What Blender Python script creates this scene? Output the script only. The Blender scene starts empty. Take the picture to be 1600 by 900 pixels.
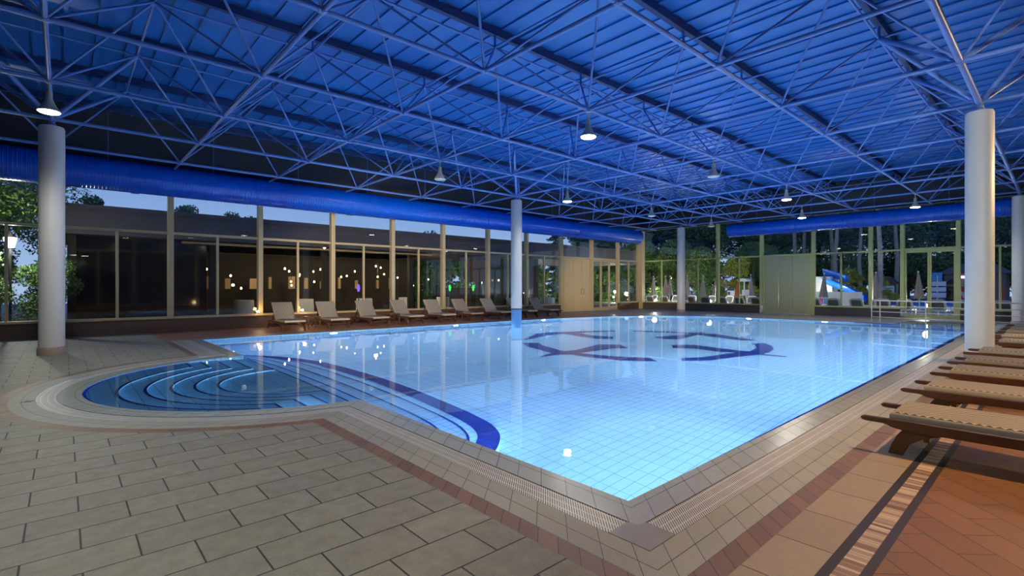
import bpy, bmesh, math, random
from mathutils import Vector, Matrix
from mathutils.geometry import tessellate_polygon
random.seed(7)
SC = bpy.context.scene
COL = SC.collection
PI = math.pi

# ------------------------------------------------------------------ camera
cam_d = bpy.data.cameras.new('camera'); cam = bpy.data.objects.new('camera', cam_d); COL.objects.link(cam)
YAW = math.radians(47.95)                       # angle between the +X axis and the view axis
cam.location = (0, 0, 1.4)
cam.rotation_euler = (PI / 2, 0, YAW - PI / 2)
cam_d.sensor_width = 36; cam_d.lens = 777 / 1600 * 36
cam_d.shift_y = -1 / 1600
cam_d.clip_start = 0.05; cam_d.clip_end = 400
SC.camera = cam

# ------------------------------------------------------------------ view, world
SC.view_settings.view_transform = 'Standard'; SC.view_settings.look = 'None'
SC.view_settings.gamma = 1; SC.view_settings.use_curve_mapping = False
SC.view_settings.exposure = 0.82
SC.cycles.max_bounces = 10; SC.cycles.diffuse_bounces = 4; SC.cycles.glossy_bounces = 4
SC.cycles.transmission_bounces = 8; SC.cycles.transparent_max_bounces = 16
SC.cycles.caustics_refractive = True; SC.cycles.caustics_reflective = False
SC.cycles.sample_clamp_indirect = 4.0
SC.cycles.use_denoising = True
world = bpy.data.worlds.new('dusk_sky'); SC.world = world; world.use_nodes = True
wn = world.node_tree; wn.nodes.clear()
w_out = wn.nodes.new('ShaderNodeOutputWorld'); w_bg = wn.nodes.new('ShaderNodeBackground')
w_tc = wn.nodes.new('ShaderNodeTexCoord'); w_sp = wn.nodes.new('ShaderNodeSeparateXYZ')
w_rp = wn.nodes.new('ShaderNodeValToRGB')
wn.links.new(w_tc.outputs['Generated'], w_sp.inputs[0]); wn.links.new(w_sp.outputs['Z'], w_rp.inputs[0])
wn.links.new(w_rp.outputs[0], w_bg.inputs[0]); wn.links.new(w_bg.outputs[0], w_out.inputs[0])
cr = w_rp.color_ramp
cr.elements[0].position = 0.0; cr.elements[0].color = (0.36, 0.50, 0.74, 1)
cr.elements[1].position = 0.6; cr.elements[1].color = (0.06, 0.13, 0.36, 1)
e = cr.elements.new(0.16); e.color = (0.20, 0.34, 0.66, 1)
w_bg.inputs[1].default_value = 0.70

# strengths of the lamps (the lamps themselves are built with their fixtures)
PENDANT_W = 118; FLOOD_W = 450; POOL_W = 370; WASH_W = 11000; SILL_W = 3
PENDANT_C = (1.0, 0.96, 0.87); POOL_C = (0.93, 0.96, 1.0); WARM_C = (1.0, 0.62, 0.28)

# ------------------------------------------------------------------ materials
def mat_new(name):
    m = bpy.data.materials.new(name); m.use_nodes = True
    nt = m.node_tree; nt.nodes.clear()
    out = nt.nodes.new('ShaderNodeOutputMaterial')
    return m, nt, out
def principled(nt, out, rough=0.6, metal=0.0, spec=0.5):
    b = nt.nodes.new('ShaderNodeBsdfPrincipled')
    b.inputs['Roughness'].default_value = rough; b.inputs['Metallic'].default_value = metal
    b.inputs['Specular IOR Level'].default_value = spec
    nt.links.new(b.outputs[0], out.inputs[0]); return b
def sock(nt, s, v):
    if isinstance(v, (int, float)): s.default_value = v
    elif isinstance(v, tuple): s.default_value = v if len(v) == 4 or s.type == 'VECTOR' else (*v, 1)
    else: nt.links.new(v, s)
def M_(nt, op, a, b=None, c=None):
    n = nt.nodes.new('ShaderNodeMath'); n.operation = op
    sock(nt, n.inputs[0], a)
    if b is not None: sock(nt, n.inputs[1], b)
    if c is not None: sock(nt, n.inputs[2], c)
    return n.outputs[0]
def mixc(nt, f, a, b, mode='MIX'):
    n = nt.nodes.new('ShaderNodeMix'); n.data_type = 'RGBA'; n.blend_type = mode
    sock(nt, n.inputs[0], f); sock(nt, n.inputs[6], a); sock(nt, n.inputs[7], b)
    return n.outputs[2]
def coords(nt, kind='Object'):
    t = nt.nodes.new('ShaderNodeTexCoord'); return t.outputs[kind]
def sepxyz(nt, v):
    n = nt.nodes.new('ShaderNodeSeparateXYZ'); nt.links.new(v, n.inputs[0]); return n.outputs
def mapping(nt, v, loc=(0, 0, 0), rot=(0, 0, 0), scale=(1, 1, 1)):
    n = nt.nodes.new('ShaderNodeMapping'); nt.links.new(v, n.inputs[0])
    n.inputs[1].default_value = loc; n.inputs[2].default_value = rot; n.inputs[3].default_value = scale
    return n.outputs[0]
def noise(nt, v, scale, detail=3, rough=0.6):
    n = nt.nodes.new('ShaderNodeTexNoise'); nt.links.new(v, n.inputs['Vector'])
    n.inputs['Scale'].default_value = scale; n.inputs['Detail'].default_value = detail
    n.inputs['Roughness'].default_value = rough
    return n.outputs['Fac']
def bump(nt, h, strength=0.2, dist=0.01):
    n = nt.nodes.new('ShaderNodeBump'); nt.links.new(h, n.inputs['Height'])
    n.inputs['Strength'].default_value = strength; n.inputs['Distance'].default_value = dist
    return n.outputs[0]
def plain(name, col, rough=0.6, metal=0.0, var=0.15, scale=6.0, spec=0.5, bmp=0.0):
    m, nt, out = mat_new(name); b = principled(nt, out, rough, metal, spec)
    nz = noise(nt, coords(nt), scale)
    dark = tuple(c * (1 - var) for c in col); lite = tuple(min(1, c * (1 + var)) for c in col)
    nt.links.new(mixc(nt, nz, dark, lite), b.inputs['Base Color'])
    if bmp: nt.links.new(bump(nt, noise(nt, coords(nt), scale * 8), bmp), b.inputs['Normal'])
    return m
def emit(name, col, st):
    m, nt, out = mat_new(name); e_ = nt.nodes.new('ShaderNodeEmission')
    e_.inputs[0].default_value = (*col, 1); e_.inputs[1].default_value = st
    nt.links.new(e_.outputs[0], out.inputs[0]); return m
def brick(name, c1, c2, mortar, w, h, m_=0.006, off=0.5, coord='Object', loc=(0, 0, 0), rot=0.0,
          rough=0.55, spec=0.5, mottle=0.25, mscale=14, bmp=0.35, smooth=0.1, bdist=0.006, bias=0.0):
    m, nt, out = mat_new(name); b = principled(nt, out, rough, 0, spec)
    cv = coords(nt, coord)
    v = mapping(nt, cv, loc=loc, rot=(0, 0, rot))
    n = nt.nodes.new('ShaderNodeTexBrick'); nt.links.new(v, n.inputs['Vector'])
    n.offset = off; n.inputs['Scale'].default_value = 1
    n.inputs['Color1'].default_value = (*c1, 1); n.inputs['Color2'].default_value = (*c2, 1)
    n.inputs['Mortar'].default_value = (*mortar, 1)
    n.inputs['Brick Width'].default_value = w; n.inputs['Row Height'].default_value = h
    n.inputs['Mortar Size'].default_value = m_; n.inputs['Mortar Smooth'].default_value = smooth
    n.inputs['Bias'].default_value = bias
    nz = noise(nt, cv, mscale, 5, 0.65); nz2 = noise(nt, cv, mscale * 9, 3, 0.7)
    k = M_(nt, 'ADD', M_(nt, 'MULTIPLY', nz, mottle), M_(nt, 'MULTIPLY', nz2, mottle * 0.8))
    k = M_(nt, 'ADD', k, 1.0 - mottle * 0.9)
    comb = nt.nodes.new('ShaderNodeCombineColor')
    for i in range(3): nt.links.new(k, comb.inputs[i])
    colr = mixc(nt, 1.0, n.outputs['Color'], comb.outputs[0], 'MULTIPLY')
    nt.links.new(colr, b.inputs['Base Color'])
    hgt = M_(nt, 'SUBTRACT', M_(nt, 'MULTIPLY', nz2, 0.25), n.outputs['Fac'])
    nt.links.new(bump(nt, hgt, bmp, bdist), b.inputs['Normal'])
    return m

M = {}
M['paver'] = brick('grey_concrete_pavers', (.285, .282, .205), (.25, .247, .182), (.035, .033, .026), .47, .30, .005, .5, loc=(.165, .08, 0), rough=.62, mottle=.75, mscale=9, bmp=.8, bdist=.008)
M['coping'] = brick('coping_tiles', (.375, .375, .285), (.335, .335, .255), (.06, .055, .04), .245, .125, .0028, .0, 'UV', loc=(0, .06, 0), rough=.58, mottle=.22)
M['coping_wet'] = brick('wet_coping_tiles', (.42, .47, .38), (.39, .43, .35), (.06, .06, .05), .245, .175, .0028, .0, 'UV', loc=(0, .105, 0), rough=.22, mottle=.22, bmp=.15)
M['brown_band'] = brick('brown_band_tiles', (.26, .155, .085), (.17, .105, .065), (.04, .025, .018), .155, 2.0, .003, .0, 'UV', loc=(0, .5, 0), rough=.5, mottle=.3)
M['tan_slab'] = brick('tan_slabs', (.36, .275, .165), (.32, .24, .14), (.06, .035, .02), .465, .5, .004, .0, loc=(.25, .35, 0), rough=.5, mottle=.3)
M['brown_deck'] = brick('brown_diagonal_tiles', (.26, .115, .034), (.20, .085, .024), (.05, .02, .008), .42, .20, .0032, .5, rot=math.radians(-45), rough=.42, mottle=.35)
M['terracotta'] = brick('terracotta_floor_tiles', (.42, .20, .10), (.34, .155, .08), (.08, .045, .03), .30, .15, .004, .5, rough=.45, mottle=.3)
M['far_floor'] = brick('pale_floor_tiles', (.33, .28, .22), (.28, .24, .19), (.12, .1, .08), .3, .3, .004, .0, rough=.4, mottle=.25)
M['pool_tile'] = brick('pale_blue_pool_tiles', (.30, .555, .88), (.28, .53, .86), (.05, .17, .42), .25, .125, .0042, .0, rough=.3, mottle=.06, bmp=.05)
M['pool_tile_uv'] = brick('pale_blue_wall_tiles', (.36, .68, .93), (.31, .63, .90), (.08, .22, .45), .125, .25, .004, .0, 'UV', rough=.3, mottle=.08, bmp=.05)
M['kids_tile'] = brick('blue_wading_pool_tiles', (.27, .66, .98), (.25, .63, .96), (.06, .2, .46), .25, .125, .004, .0, rough=.3, mottle=.08, bmp=.05)
M['navy_tile'] = brick('navy_pool_tiles', (.006, .02, .21), (.010, .026, .27), (.03, .07, .30), .25, .125, .003, .0, rough=.3, mottle=.2, bmp=.05)
M['sticks'] = brick('striped_mosaic', (.66, .50, .32), (.17, .07, .03), (.07, .04, .02), .030, .4, .0015, .0, loc=(0, 0, 0), rough=.45, mottle=.2)
M['dark_inlay'] = plain('dark_inlay', (.022, .018, .015), .5)
M['plinth'] = plain('brown_stone_plinth', (.085, .05, .035), .45, var=.25, scale=3)
M['plinth_far'] = plain('dark_stone_plinth', (.06, .055, .055), .45, var=.25, scale=3)
M['column'] = plain('white_column_paint', (.60, .60, .57), .5, var=.05, scale=1.5, bmp=.03)
M['granite'] = plain('granite', (.34, .28, .23), .5, var=.5, scale=60)
M['warm_lit_frame'] = plain('warm_lit_window_frame', (.44, .36, .20), .4, var=.06)  # warm light on the left frames is put into this tan colour
M['olive_frame'] = plain('olive_window_frame', (.38, .42, .16), .45, var=.06)
M['olive_panel'] = plain('olive_door_panel', (.34, .36, .20), .5, var=.05)
M['tan_panel'] = plain('tan_door_panel', (.50, .38, .20), .45, var=.05)
M['dark_wall'] = plain('dark_fascia', (.018, .022, .032), .7)
M['plaster'] = plain('grey_plaster', (.14, .14, .14), .8)
M['steel_blue'] = plain('blue_painted_steel', (.10, .20, .52), .38, var=.08, spec=.6)
M['beam_blue'] = plain('dark_blue_beam', (.012, .03, .12), .5, var=.1)
M['duct'] = plain('blue_duct_enamel', (.0, .085, .58), .24, var=.1, spec=.8)
M['lamp_metal'] = plain('pale_grey_lamp_metal', (.42, .43, .36), .4, .2)
M['lamp_on'] = emit('lit_lamp_lens', (1, .95, .84), 14)
M['pool_lamp'] = emit('lit_pool_lamp_lens', (.85, .95, 1), 18)
M['globe'] = emit('lit_globe', (1, .85, .6), 12)
M['bulb'] = emit('lit_warm_bulb', (1, .72, .38), 7)
M['purple_light'] = emit('purple_light', (.30, .14, 1), .7)
M['green_light'] = emit('green_light', (.06, 1, .10), .7)
M['pink_light'] = emit('lit_pink_sign', (1, .62, .85), 1.6)
M['wood'] = plain('red_brown_wood', (.08, .028, .008), .33, var=.4, scale=9, spec=.5)
M['white_plastic'] = plain('white_plastic', (.72, .74, .76), .4, var=.03)
M['grey_mesh'] = plain('grey_brown_sling', (.16, .145, .13), .8, var=.1)
M['chrome'] = plain('brushed_steel', (.62, .60, .55), .25, 1.0, var=.03)
M['bark'] = plain('grey_bark', (.16, .145, .13), .9, var=.45, scale=5, bmp=.4)
M['leaf_dark'] = plain('dark_leaves', (.09, .19, .085), .7, var=.5, scale=1.4)
M['leaf_mid'] = plain('green_leaves', (.11, .21, .045), .65, var=.5, scale=1.8)
M['leaf_yellow'] = plain('yellow_green_leaves', (.30, .34, .05), .65, var=.4, scale=1.8)
M['leaf_blue'] = plain('blue_green_needles', (.10, .18, .17), .75, var=.5, scale=1.4)
M['umbrella'] = plain('taupe_canvas', (.32, .28, .26), .85, var=.15)
M['orange_canvas'] = plain('orange_canvas', (.6, .12, .05), .8)
M['slide_blue'] = plain('blue_fibreglass', (.01, .18, .75), .3, spec=.7)
M['slide_dark'] = plain('dark_blue_fibreglass', (.008, .04, .22), .35)
M['white_paint'] = plain('white_paint', (.75, .78, .82), .6)
M['building_roof'] = plain('dark_slate_fascia', (.085, .08, .09), .6, var=.1)
M['building_wall'] = plain('dark_brown_wall', (.03, .024, .02), .7)
M['canopy_slat'] = plain('timber_soffit', (.42, .30, .16), .6)
M['kiosk_wall'] = plain('mauve_grey_render', (.20, .17, .18), .8)
M['kiosk_roof'] = plain('grey_shingle', (.13, .13, .15), .8)
M['red_panel'] = plain('red_panel', (.55, .10, .06), .6)
M['cream_panel'] = plain('cream_panel', (.55, .48, .26), .6)
M['dark_glass'] = plain('dark_glazing', (.012, .013, .016), .08, spec=.8)
M['out_ground'] = brick('terrace_paving', (.22, .22, .22), (.18, .18, .18), (.1, .1, .1), .5, .5, .01, .0, rough=.7)
M['out_water'] = plain('outdoor_pool_water', (.03, .22, .80), .35, var=.3, scale=.6, spec=.3)
M['magenta'] = plain('magenta_print', (.6, .08, .5), .6)
M['sky_print'] = plain('light_blue_print', (.05, .35, .75), .6)
M['yellow_paint'] = plain('yellow_paint', (.55, .38, .04), .6)
M['brown_banner'] = plain('brown_banner', (.12, .06, .03), .8)
M['iron'] = plain('black_iron', (.02, .02, .02), .5)

# grating: pale slats with dark gaps, laid along UV
m, nt, out = mat_new('overflow_grating'); b = principled(nt, out, .4)
u, v, _ = sepxyz(nt, coords(nt, 'UV'))
fu = M_(nt, 'FRACT', M_(nt, 'DIVIDE', u, .021)); gap = M_(nt, 'LESS_THAN', fu, .40)
fv = M_(nt, 'FRACT', M_(nt, 'DIVIDE', v, .065)); rib = M_(nt, 'LESS_THAN', fv, .12)
g_ = M_(nt, 'MULTIPLY', gap, M_(nt, 'SUBTRACT', 1.0, rib))
nzg = noise(nt, coords(nt), 5)
lite = mixc(nt, nzg, (.54, .55, .43), (.80, .83, .72))
nt.links.new(mixc(nt, g_, lite, (.05, .032, .02)), b.inputs['Base Color'])
nt.links.new(bump(nt, M_(nt, 'SUBTRACT', 1.0, g_), .6, .006), b.inputs['Normal'])
M['grating'] = m

# mattress: cream and brown zigzag stripes running along the lounger
m, nt, out = mat_new('zigzag_striped_fabric'); b = principled(nt, out, .85, 0, .2)
ox, oy, oz = sepxyz(nt, coords(nt, 'UV'))
tri = M_(nt, 'PINGPONG', oy, .028)
ph = M_(nt, 'FRACT', M_(nt, 'DIVIDE', M_(nt, 'ADD', ox, M_(nt, 'MULTIPLY', tri, .9)), .042))
st = M_(nt, 'GREATER_THAN', ph, .50)
nt.links.new(mixc(nt, st, (.44, .40, .31), (.06, .042, .032)), b.inputs['Base Color'])
nt.links.new(bump(nt, noise(nt, coords(nt), 220), .3, .002), b.inputs['Normal'])
M['zigzag'] = m
M['cushion_side'] = plain('cream_cushion_edge', (.30, .27, .20), .85, var=.1, scale=30)

# water: clear, refracting, almost still
m, nt, out = mat_new('clear_pool_water')
g = nt.nodes.new('ShaderNodeBsdfGlass'); g.inputs['IOR'].default_value = 1.333; g.inputs['Roughness'].default_value = 0.0
g.inputs['Color'].default_value = (.90, .975, 1, 1)
nz = noise(nt, mapping(nt, coords(nt), scale=(1, 1, 1)), 3.2, 2, .5)
nt.links.new(bump(nt, nz, .05, .012), g.inputs['Normal'])
nt.links.new(g.outputs[0], out.inputs[0]); M['water'] = m

# window glass: clear with a mirror reflection that grows at grazing angles
m, nt, out = mat_new('window_glass')
tr = nt.nodes.new('ShaderNodeBsdfTransparent'); tr.inputs[0].default_value = (.93, .95, .95, 1)
gl = nt.nodes.new('ShaderNodeBsdfGlossy'); gl.inputs['Roughness'].default_value = 0.0
fr = nt.nodes.new('ShaderNodeFresnel'); fr.inputs[0].default_value = 1.5
mx = nt.nodes.new('ShaderNodeMixShader')
gm = nt.nodes.new('ShaderNodeNewGeometry')      # reflect on the entering face only, so the thin pane never traps light
nt.links.new(M_(nt, 'MULTIPLY', M_(nt, 'MULTIPLY', fr.outputs[0], 1.7), M_(nt, 'SUBTRACT', 1.0, gm.outputs['Backfacing'])), mx.inputs[0]); nt.links.new(tr.outputs[0], mx.inputs[1]); nt.links.new(gl.outputs[0], mx.inputs[2])
nt.links.new(mx.outputs[0], out.inputs[0]); M['glass'] = m

# roof sheeting: blue enamelled metal, slightly glossy and patchy
m, nt, out = mat_new('blue_roof_sheeting'); b = principled(nt, out, .36, .0, .6)
nz = noise(nt, coords(nt), .9, 4)
nt.links.new(mixc(nt, nz, (.012, .12, .41), (.028, .185, .56)), b.inputs['Base Color'])
nt.links.new(bump(nt, noise(nt, coords(nt), 2.5, 2), .12, .05), b.inputs['Normal'])
M['roof'] = m

# ------------------------------------------------------------------ mesh helpers
class MB:
    def __init__(s): s.v = []; s.f = []; s.uv = {}; s.mi = []
    def face(s, idx, uv=None, mi=0):
        if uv: s.uv[len(s.f)] = uv
        s.f.append(tuple(idx)); s.mi.append(mi)
    def quad(s, pts, uv=None, mi=0):
        n = len(s.v); s.v += [tuple(p) for p in pts]; s.face(range(n, n + len(pts)), uv, mi)
    def box(s, x0, x1, y0, y1, z0, z1, mi=0):
        n = len(s.v)
        s.v += [(x, y, z) for z in (z0, z1) for x, y in ((x0, y0), (x1, y0), (x1, y1), (x0, y1))]
        for q in ((0, 3, 2, 1), (4, 5, 6, 7), (0, 1, 5, 4), (1, 2, 6, 5), (2, 3, 7, 6), (3, 0, 4, 7)):
            s.face([n + i for i in q], None, mi)
    def tube(s, p, q, r, r2=None, n=8, caps=True, mi=0):
        p, q = Vector(p), Vector(q); d = q - p
        if d.length < 1e-6: return
        r2 = r if r2 is None else r2
        z = d.normalized(); a = Vector((0, 0, 1)) if abs(z.z) < .9 else Vector((1, 0, 0))
        x = z.cross(a).normalized(); y = z.cross(x); k = len(s.v)
        for (c_, rr) in ((p, r), (q, r2)):
            for i in range(n):
                t = 2 * PI * i / n; s.v.append(tuple(c_ + x * (rr * math.cos(t)) + y * (rr * math.sin(t))))
        for i in range(n):
            j = (i + 1) % n; s.face((k + i, k + j, k + n + j, k + n + i), None, mi)
        if caps:
            s.face([k + i for i in reversed(range(n))], None, mi); s.face([k + n + i for i in range(n)], None, mi)
    def path(s, pts, r, n=8, mi=0):
        for a, b_ in zip(pts, pts[1:]): s.tube(a, b_, r, n=n, mi=mi)
    def lathe(s, prof, c=(0, 0, 0), n=24, mi=0):
        k = len(s.v)
        for (r, z) in prof:
            for i in range(n):
                t = 2 * PI * i / n; s.v.append((c[0] + r * math.cos(t), c[1] + r * math.sin(t), c[2] + z))
        for a in range(len(prof) - 1):
            for i in range(n):
                j = (i + 1) % n; s.face((k + a * n + i, k + a * n + j, k + (a + 1) * n + j, k + (a + 1) * n + i), None, mi)
        s.face([k + i for i in reversed(range(n))], None, mi)
        e_ = k + (len(prof) - 1) * n; s.face([e_ + i for i in range(n)], None, mi)
    def prism(s, poly, z0, z1, holes=(), mi=0, mi_side=None, bottom=True):
        loops = [list(poly)] + [list(h) for h in holes]
        flat = [p for l in loops for p in l]
        tris = tessellate_polygon([[Vector((p[0], p[1], 0)) for p in l] for l in loops])
        k = len(s.v); n = len(flat)
        s.v += [(p[0], p[1], z1) for p in flat] + [(p[0], p[1], z0) for p in flat]
        for t in tris:
            a, b_, c_ = [flat[i] for i in t]
            ar = (b_[0] - a[0]) * (c_[1] - a[1]) - (c_[0] - a[0]) * (b_[1] - a[1])
            t = tuple(t) if ar > 0 else tuple(reversed(t))
            s.face([k + i for i in t], None, mi)
            if bottom: s.face([k + n + i for i in reversed(t)], None, mi)
        if z1 != z0:
            o = 0; ms = mi if mi_side is None else mi_side
            for li, l in enumerate(loops):
                d = 0
                L = len(l)
                area = sum(l[i][0] * l[(i + 1) % L][1] - l[(i + 1) % L][0] * l[i][1] for i in range(L))
                ccw = (area > 0) == (li == 0)
                for i in range(L):
                    j = (i + 1) % L
                    ln = math.hypot(l[j][0] - l[i][0], l[j][1] - l[i][1])
                    q = (k + n + o + i, k + n + o + j, k + o + j, k + o + i); uv = [(d, z0), (d + ln, z0), (d + ln, z1), (d, z1)]
                    if not ccw: q = q[::-1]; uv = uv[::-1]
                    s.face(q, uv, ms); d += ln
                o += L
    def build(s, name, mat, parent=None, smooth=False, bevel=0.0, loc=None, rz=0.0):
        me = bpy.data.meshes.new(name); me.from_pydata(s.v, [], s.f); me.update()
        for mm in (mat if isinstance(mat, (list, tuple)) else [mat]): me.materials.append(mm)
        if any(s.mi): me.polygons.foreach_set('material_index', s.mi)
        if s.uv:
            ul = me.uv_layers.new(name='UVMap')
            for fi, uv in s.uv.items():
                p = me.polygons[fi]
                for li, q in zip(p.loop_indices, uv): ul.data[li].uv = q
        if smooth:
            me.polygons.foreach_set('use_smooth', [True] * len(me.polygons))
            try: me.set_sharp_from_angle(angle=math.radians(smooth if smooth is not True else 40))
            except Exception: pass
        o = bpy.data.objects.new(name, me); COL.objects.link(o)
        if parent: o.parent = parent
        if loc: o.location = loc
        o.rotation_euler.z = rz
        if bevel:
            bm_ = o.modifiers.new('bevel', 'BEVEL'); bm_.width = bevel; bm_.segments = 2; bm_.limit_method = 'ANGLE'
        return o
def tag(o, label=None, cat=None, group=None, kind=None):
    if label: o['label'] = label
    if cat: o['category'] = cat
    if group: o['group'] = group
    if kind: o['kind'] = kind
    return o
def struct(o): o['kind'] = 'structure'; return o
def empty(name, loc, rz=0.0):
    o = bpy.data.objects.new(name, None); COL.objects.link(o); o.location = loc; o.rotation_euler.z = rz
    o.empty_display_size = .2; return o
def copy_tree(o, parent=None):
    c_ = o.copy(); COL.objects.link(c_)
    if parent: c_.parent = parent
    for ch in list(o.children): copy_tree(ch, c_)
    return c_
def light(kind, name, loc, watts, col, size=.1, aim=None, angle=150, blend=.6, parent=None):
    d = bpy.data.lights.new(name, kind); d.energy = watts; d.color = col
    if kind == 'AREA': d.shape = 'DISK'; d.size = size
    else: d.shadow_soft_size = size
    if kind == 'SPOT': d.spot_size = math.radians(angle); d.spot_blend = blend
    o = bpy.data.objects.new(name, d); COL.objects.link(o); o.location = loc
    if aim is not None: o.rotation_euler = Vector(aim).to_track_quat('-Z', 'Y').to_euler()
    if parent: o.parent = parent
    return o

# ------------------------------------------------------------------ pool outline
WX, RY, LY = 2.75, 1.91, 15.4          # near edge, right edge, left edge
CX, CY, CR = 2.9, 8.6, 2.72            # wading pool circle
EX = 26.2
def outline(o=0.0, ol=None):
    """water edge offset outwards by o: right edge, near edge, wading arc, near edge again up to the left edge"""
    ol = o if ol is None else ol
    x = WX - o; r = CR + o; dy = math.sqrt(r * r - (CX - x) ** 2)
    P = []
    def seg(a, b_, n): 
        for i in range(n): P.append((a[0] + (b_[0] - a[0]) * i / n, a[1] + (b_[1] - a[1]) * i / n))
    seg((EX, RY - o), (x, RY - o), 40)
    seg((x, RY - o), (x, CY - dy), 10)
    a0 = math.atan2(-dy, x - CX); a1 = math.atan2(dy, x - CX)
    a0 += 2 * PI if a0 < 0 else 0
    for i in range(64):
        t = a0 + (a1 - a0) * i / 64
        P.append((CX + r * math.cos(t), CY + r * math.sin(t)))
    seg((x, CY + dy), (x, LY + ol * .35), 12)
    P.append((x, LY + ol * .35))
    return P
FAR_END = [(14.5, 15.4), (17, 15.15), (19.3, 14.55), (21.2, 13.65), (22.6, 12.3), (23.2, 10.6), (23.35, 8.0), (23.5, 5.2), (24.1, 4.45), (EX, 4.3)]
NEAR = outline(0)
WATER = NEAR + FAR_END

def ring(name, o0, o1, mat, z=0.0, label=None):
    A = outline(o0); B = outline(o1); mb = MB(); d = 0
    n = len(A)
    for i in range(n - 1):
        a, a2, b_, b2 = A[i], A[i + 1], B[i], B[i + 1]
        ln = math.hypot(b2[0] - b_[0], b2[1] - b_[1])
        mb.quad([(b_[0], b_[1], z), (a[0], a[1], z), (a2[0], a2[1], z), (b2[0], b2[1], z)],
                [(d, o1), (d, o0), (d + ln, o0), (d + ln, o1)])
        # outer lip
        mb.quad([(b_[0], b_[1], z), (b2[0], b2[1], z), (b2[0], b2[1], z - .05), (b_[0], b_[1], z - .05)], [(d, o1)] * 4)
        d += ln
    return struct(mb.build(name, mat))

# ------------------------------------------------------------------ floors
HOLE = outline(.82)
deck_hole = HOLE + [(WX - .82, 15.75), (14.5, 15.68)] + [(x + .02, y + .02) for x, y in FAR_END[1:]]
mb = MB()
X0, X1, Y0, Y1 = -6.0, 28.3, -7.5, 18.75
# left and near: grey pavers
near_poly = [(X0, 1.09), (WX - .82, 1.09)] + [p for p in HOLE if p[0] < WX - .8 and p[1] > 1.1] + [(WX - .82, 15.72), (WX - .82, Y1), (X0, Y1)]
mb.prism(near_poly, -.1, 0.0)
struct(mb.build('floor', M['paver']))
mb = MB(); mb.prism([(WX - .82, 15.72), (14.5, 15.62), (17.1, 15.35), (19.4, 14.7), (20.6, 14.1), (20.6, Y1), (WX - .82, Y1)], -.1, 0.0)
struct(mb.build('floor', M['terracotta']))
mb = MB(); mb.prism([(20.6, 14.1), (21.3, 13.75), (22.75, 12.4), (23.35, 10.6), (23.5, 8.0), (23.65, 5.25), (24.2, 4.55), (EX, 4.4), (EX, RY - .82), (X1, RY - .82), (X1, Y1), (20.6, Y1)], -.1, 0.0)
struct(mb.build('floor', M['far_floor']))
mb = MB(); mb.box(X0, X1, .81, 1.09, -.1, 0.0); struct(mb.build('floor', M['tan_slab']))
mb = MB(); mb.box(X0, X1, .762, .81, -.1, 0.0005); mb.box(X0, X1, .62, .665, -.1, 0.0005)
struct(mb.build('trim_1', M['dark_inlay']))
mb = MB(); mb.box(X0, X1, .665, .762, -.1, 0.0); struct(mb.build('trim_2', M['sticks']))
mb = MB(); mb.box(X0, X1, Y0, .62, -.1, 0.0); struct(mb.build('floor', M['brown_deck']))
# coping edge along the left and far sides
mb = MB()
inner = [(WX, LY)] + FAR_END; outer = [(WX - .28, LY + .32)] + [(14.5, 15.62), (17.1, 15.35), (19.4, 14.7), (21.3, 13.75), (22.75, 12.4), (23.35, 10.6), (23.5, 8.0), (23.65, 5.25), (24.2, 4.55), (EX, 4.4)]
d = 0
for i in range(len(inner) - 1):
    ln = math.hypot(inner[i + 1][0] - inner[i][0], inner[i + 1][1] - inner[i][1])
    mb.quad([(*outer[i], .001), (*inner[i], .001), (*inner[i + 1], .001), (*outer[i + 1], .001)], [(d, .25), (d, 0), (d + ln, 0), (d + ln, .25)]); d += ln
struct(mb.build('trim_3', M['far_floor']))
ring('trim_4', 0.0, .245, M['coping_wet'])
ring('trim_5', .245, .44, M['grating'], -.004)
ring('trim_6', .44, .69, M['coping'])
ring('trim_7', .69, .82, M['brown_band'])
# solid grey corner stone where the two gratings meet
mb = MB(); c0 = (WX - .245, RY - .245)
mb.prism([(c0[0] + .01, c0[1] + .01), (c0[0] - .005, c0[1] + .075), (c0[0] - .195, c0[1] + .07), (c0[0] - .195, c0[1] - .195), (c0[0] + .07, c0[1] - .195), (c0[0] + .075, c0[1] - .005)], -.02, .002)
struct(mb.build('trim_8', plain('grey_corner_stone', (.27, .27, .24), .5)))

# ------------------------------------------------------------------ pool basin
D = -1.45; KD = -.58
mb = MB()
mb.prism([(2.6, 1.7), (EX + .1, 1.7), (EX + .1, 15.6), (2.6, 15.6)], D - .1, D)
struct(mb.build('pool_floor', M['pool_tile']))
# walls
mb = MB(); d = 0
W2 = WATER + [WATER[0]]
for a, b_ in zip(W2, W2[1:]):
    ln = math.hypot(b_[0] - a[0], b_[1] - a[1])
    mb.quad([(*a, D), (*b_, D), (*b_, .0), (*a, .0)], [(d, D), (d + ln, D), (d + ln, 0), (d, 0)]); d += ln
struct(mb.build('pool_wall', M['pool_tile_uv']))
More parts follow.
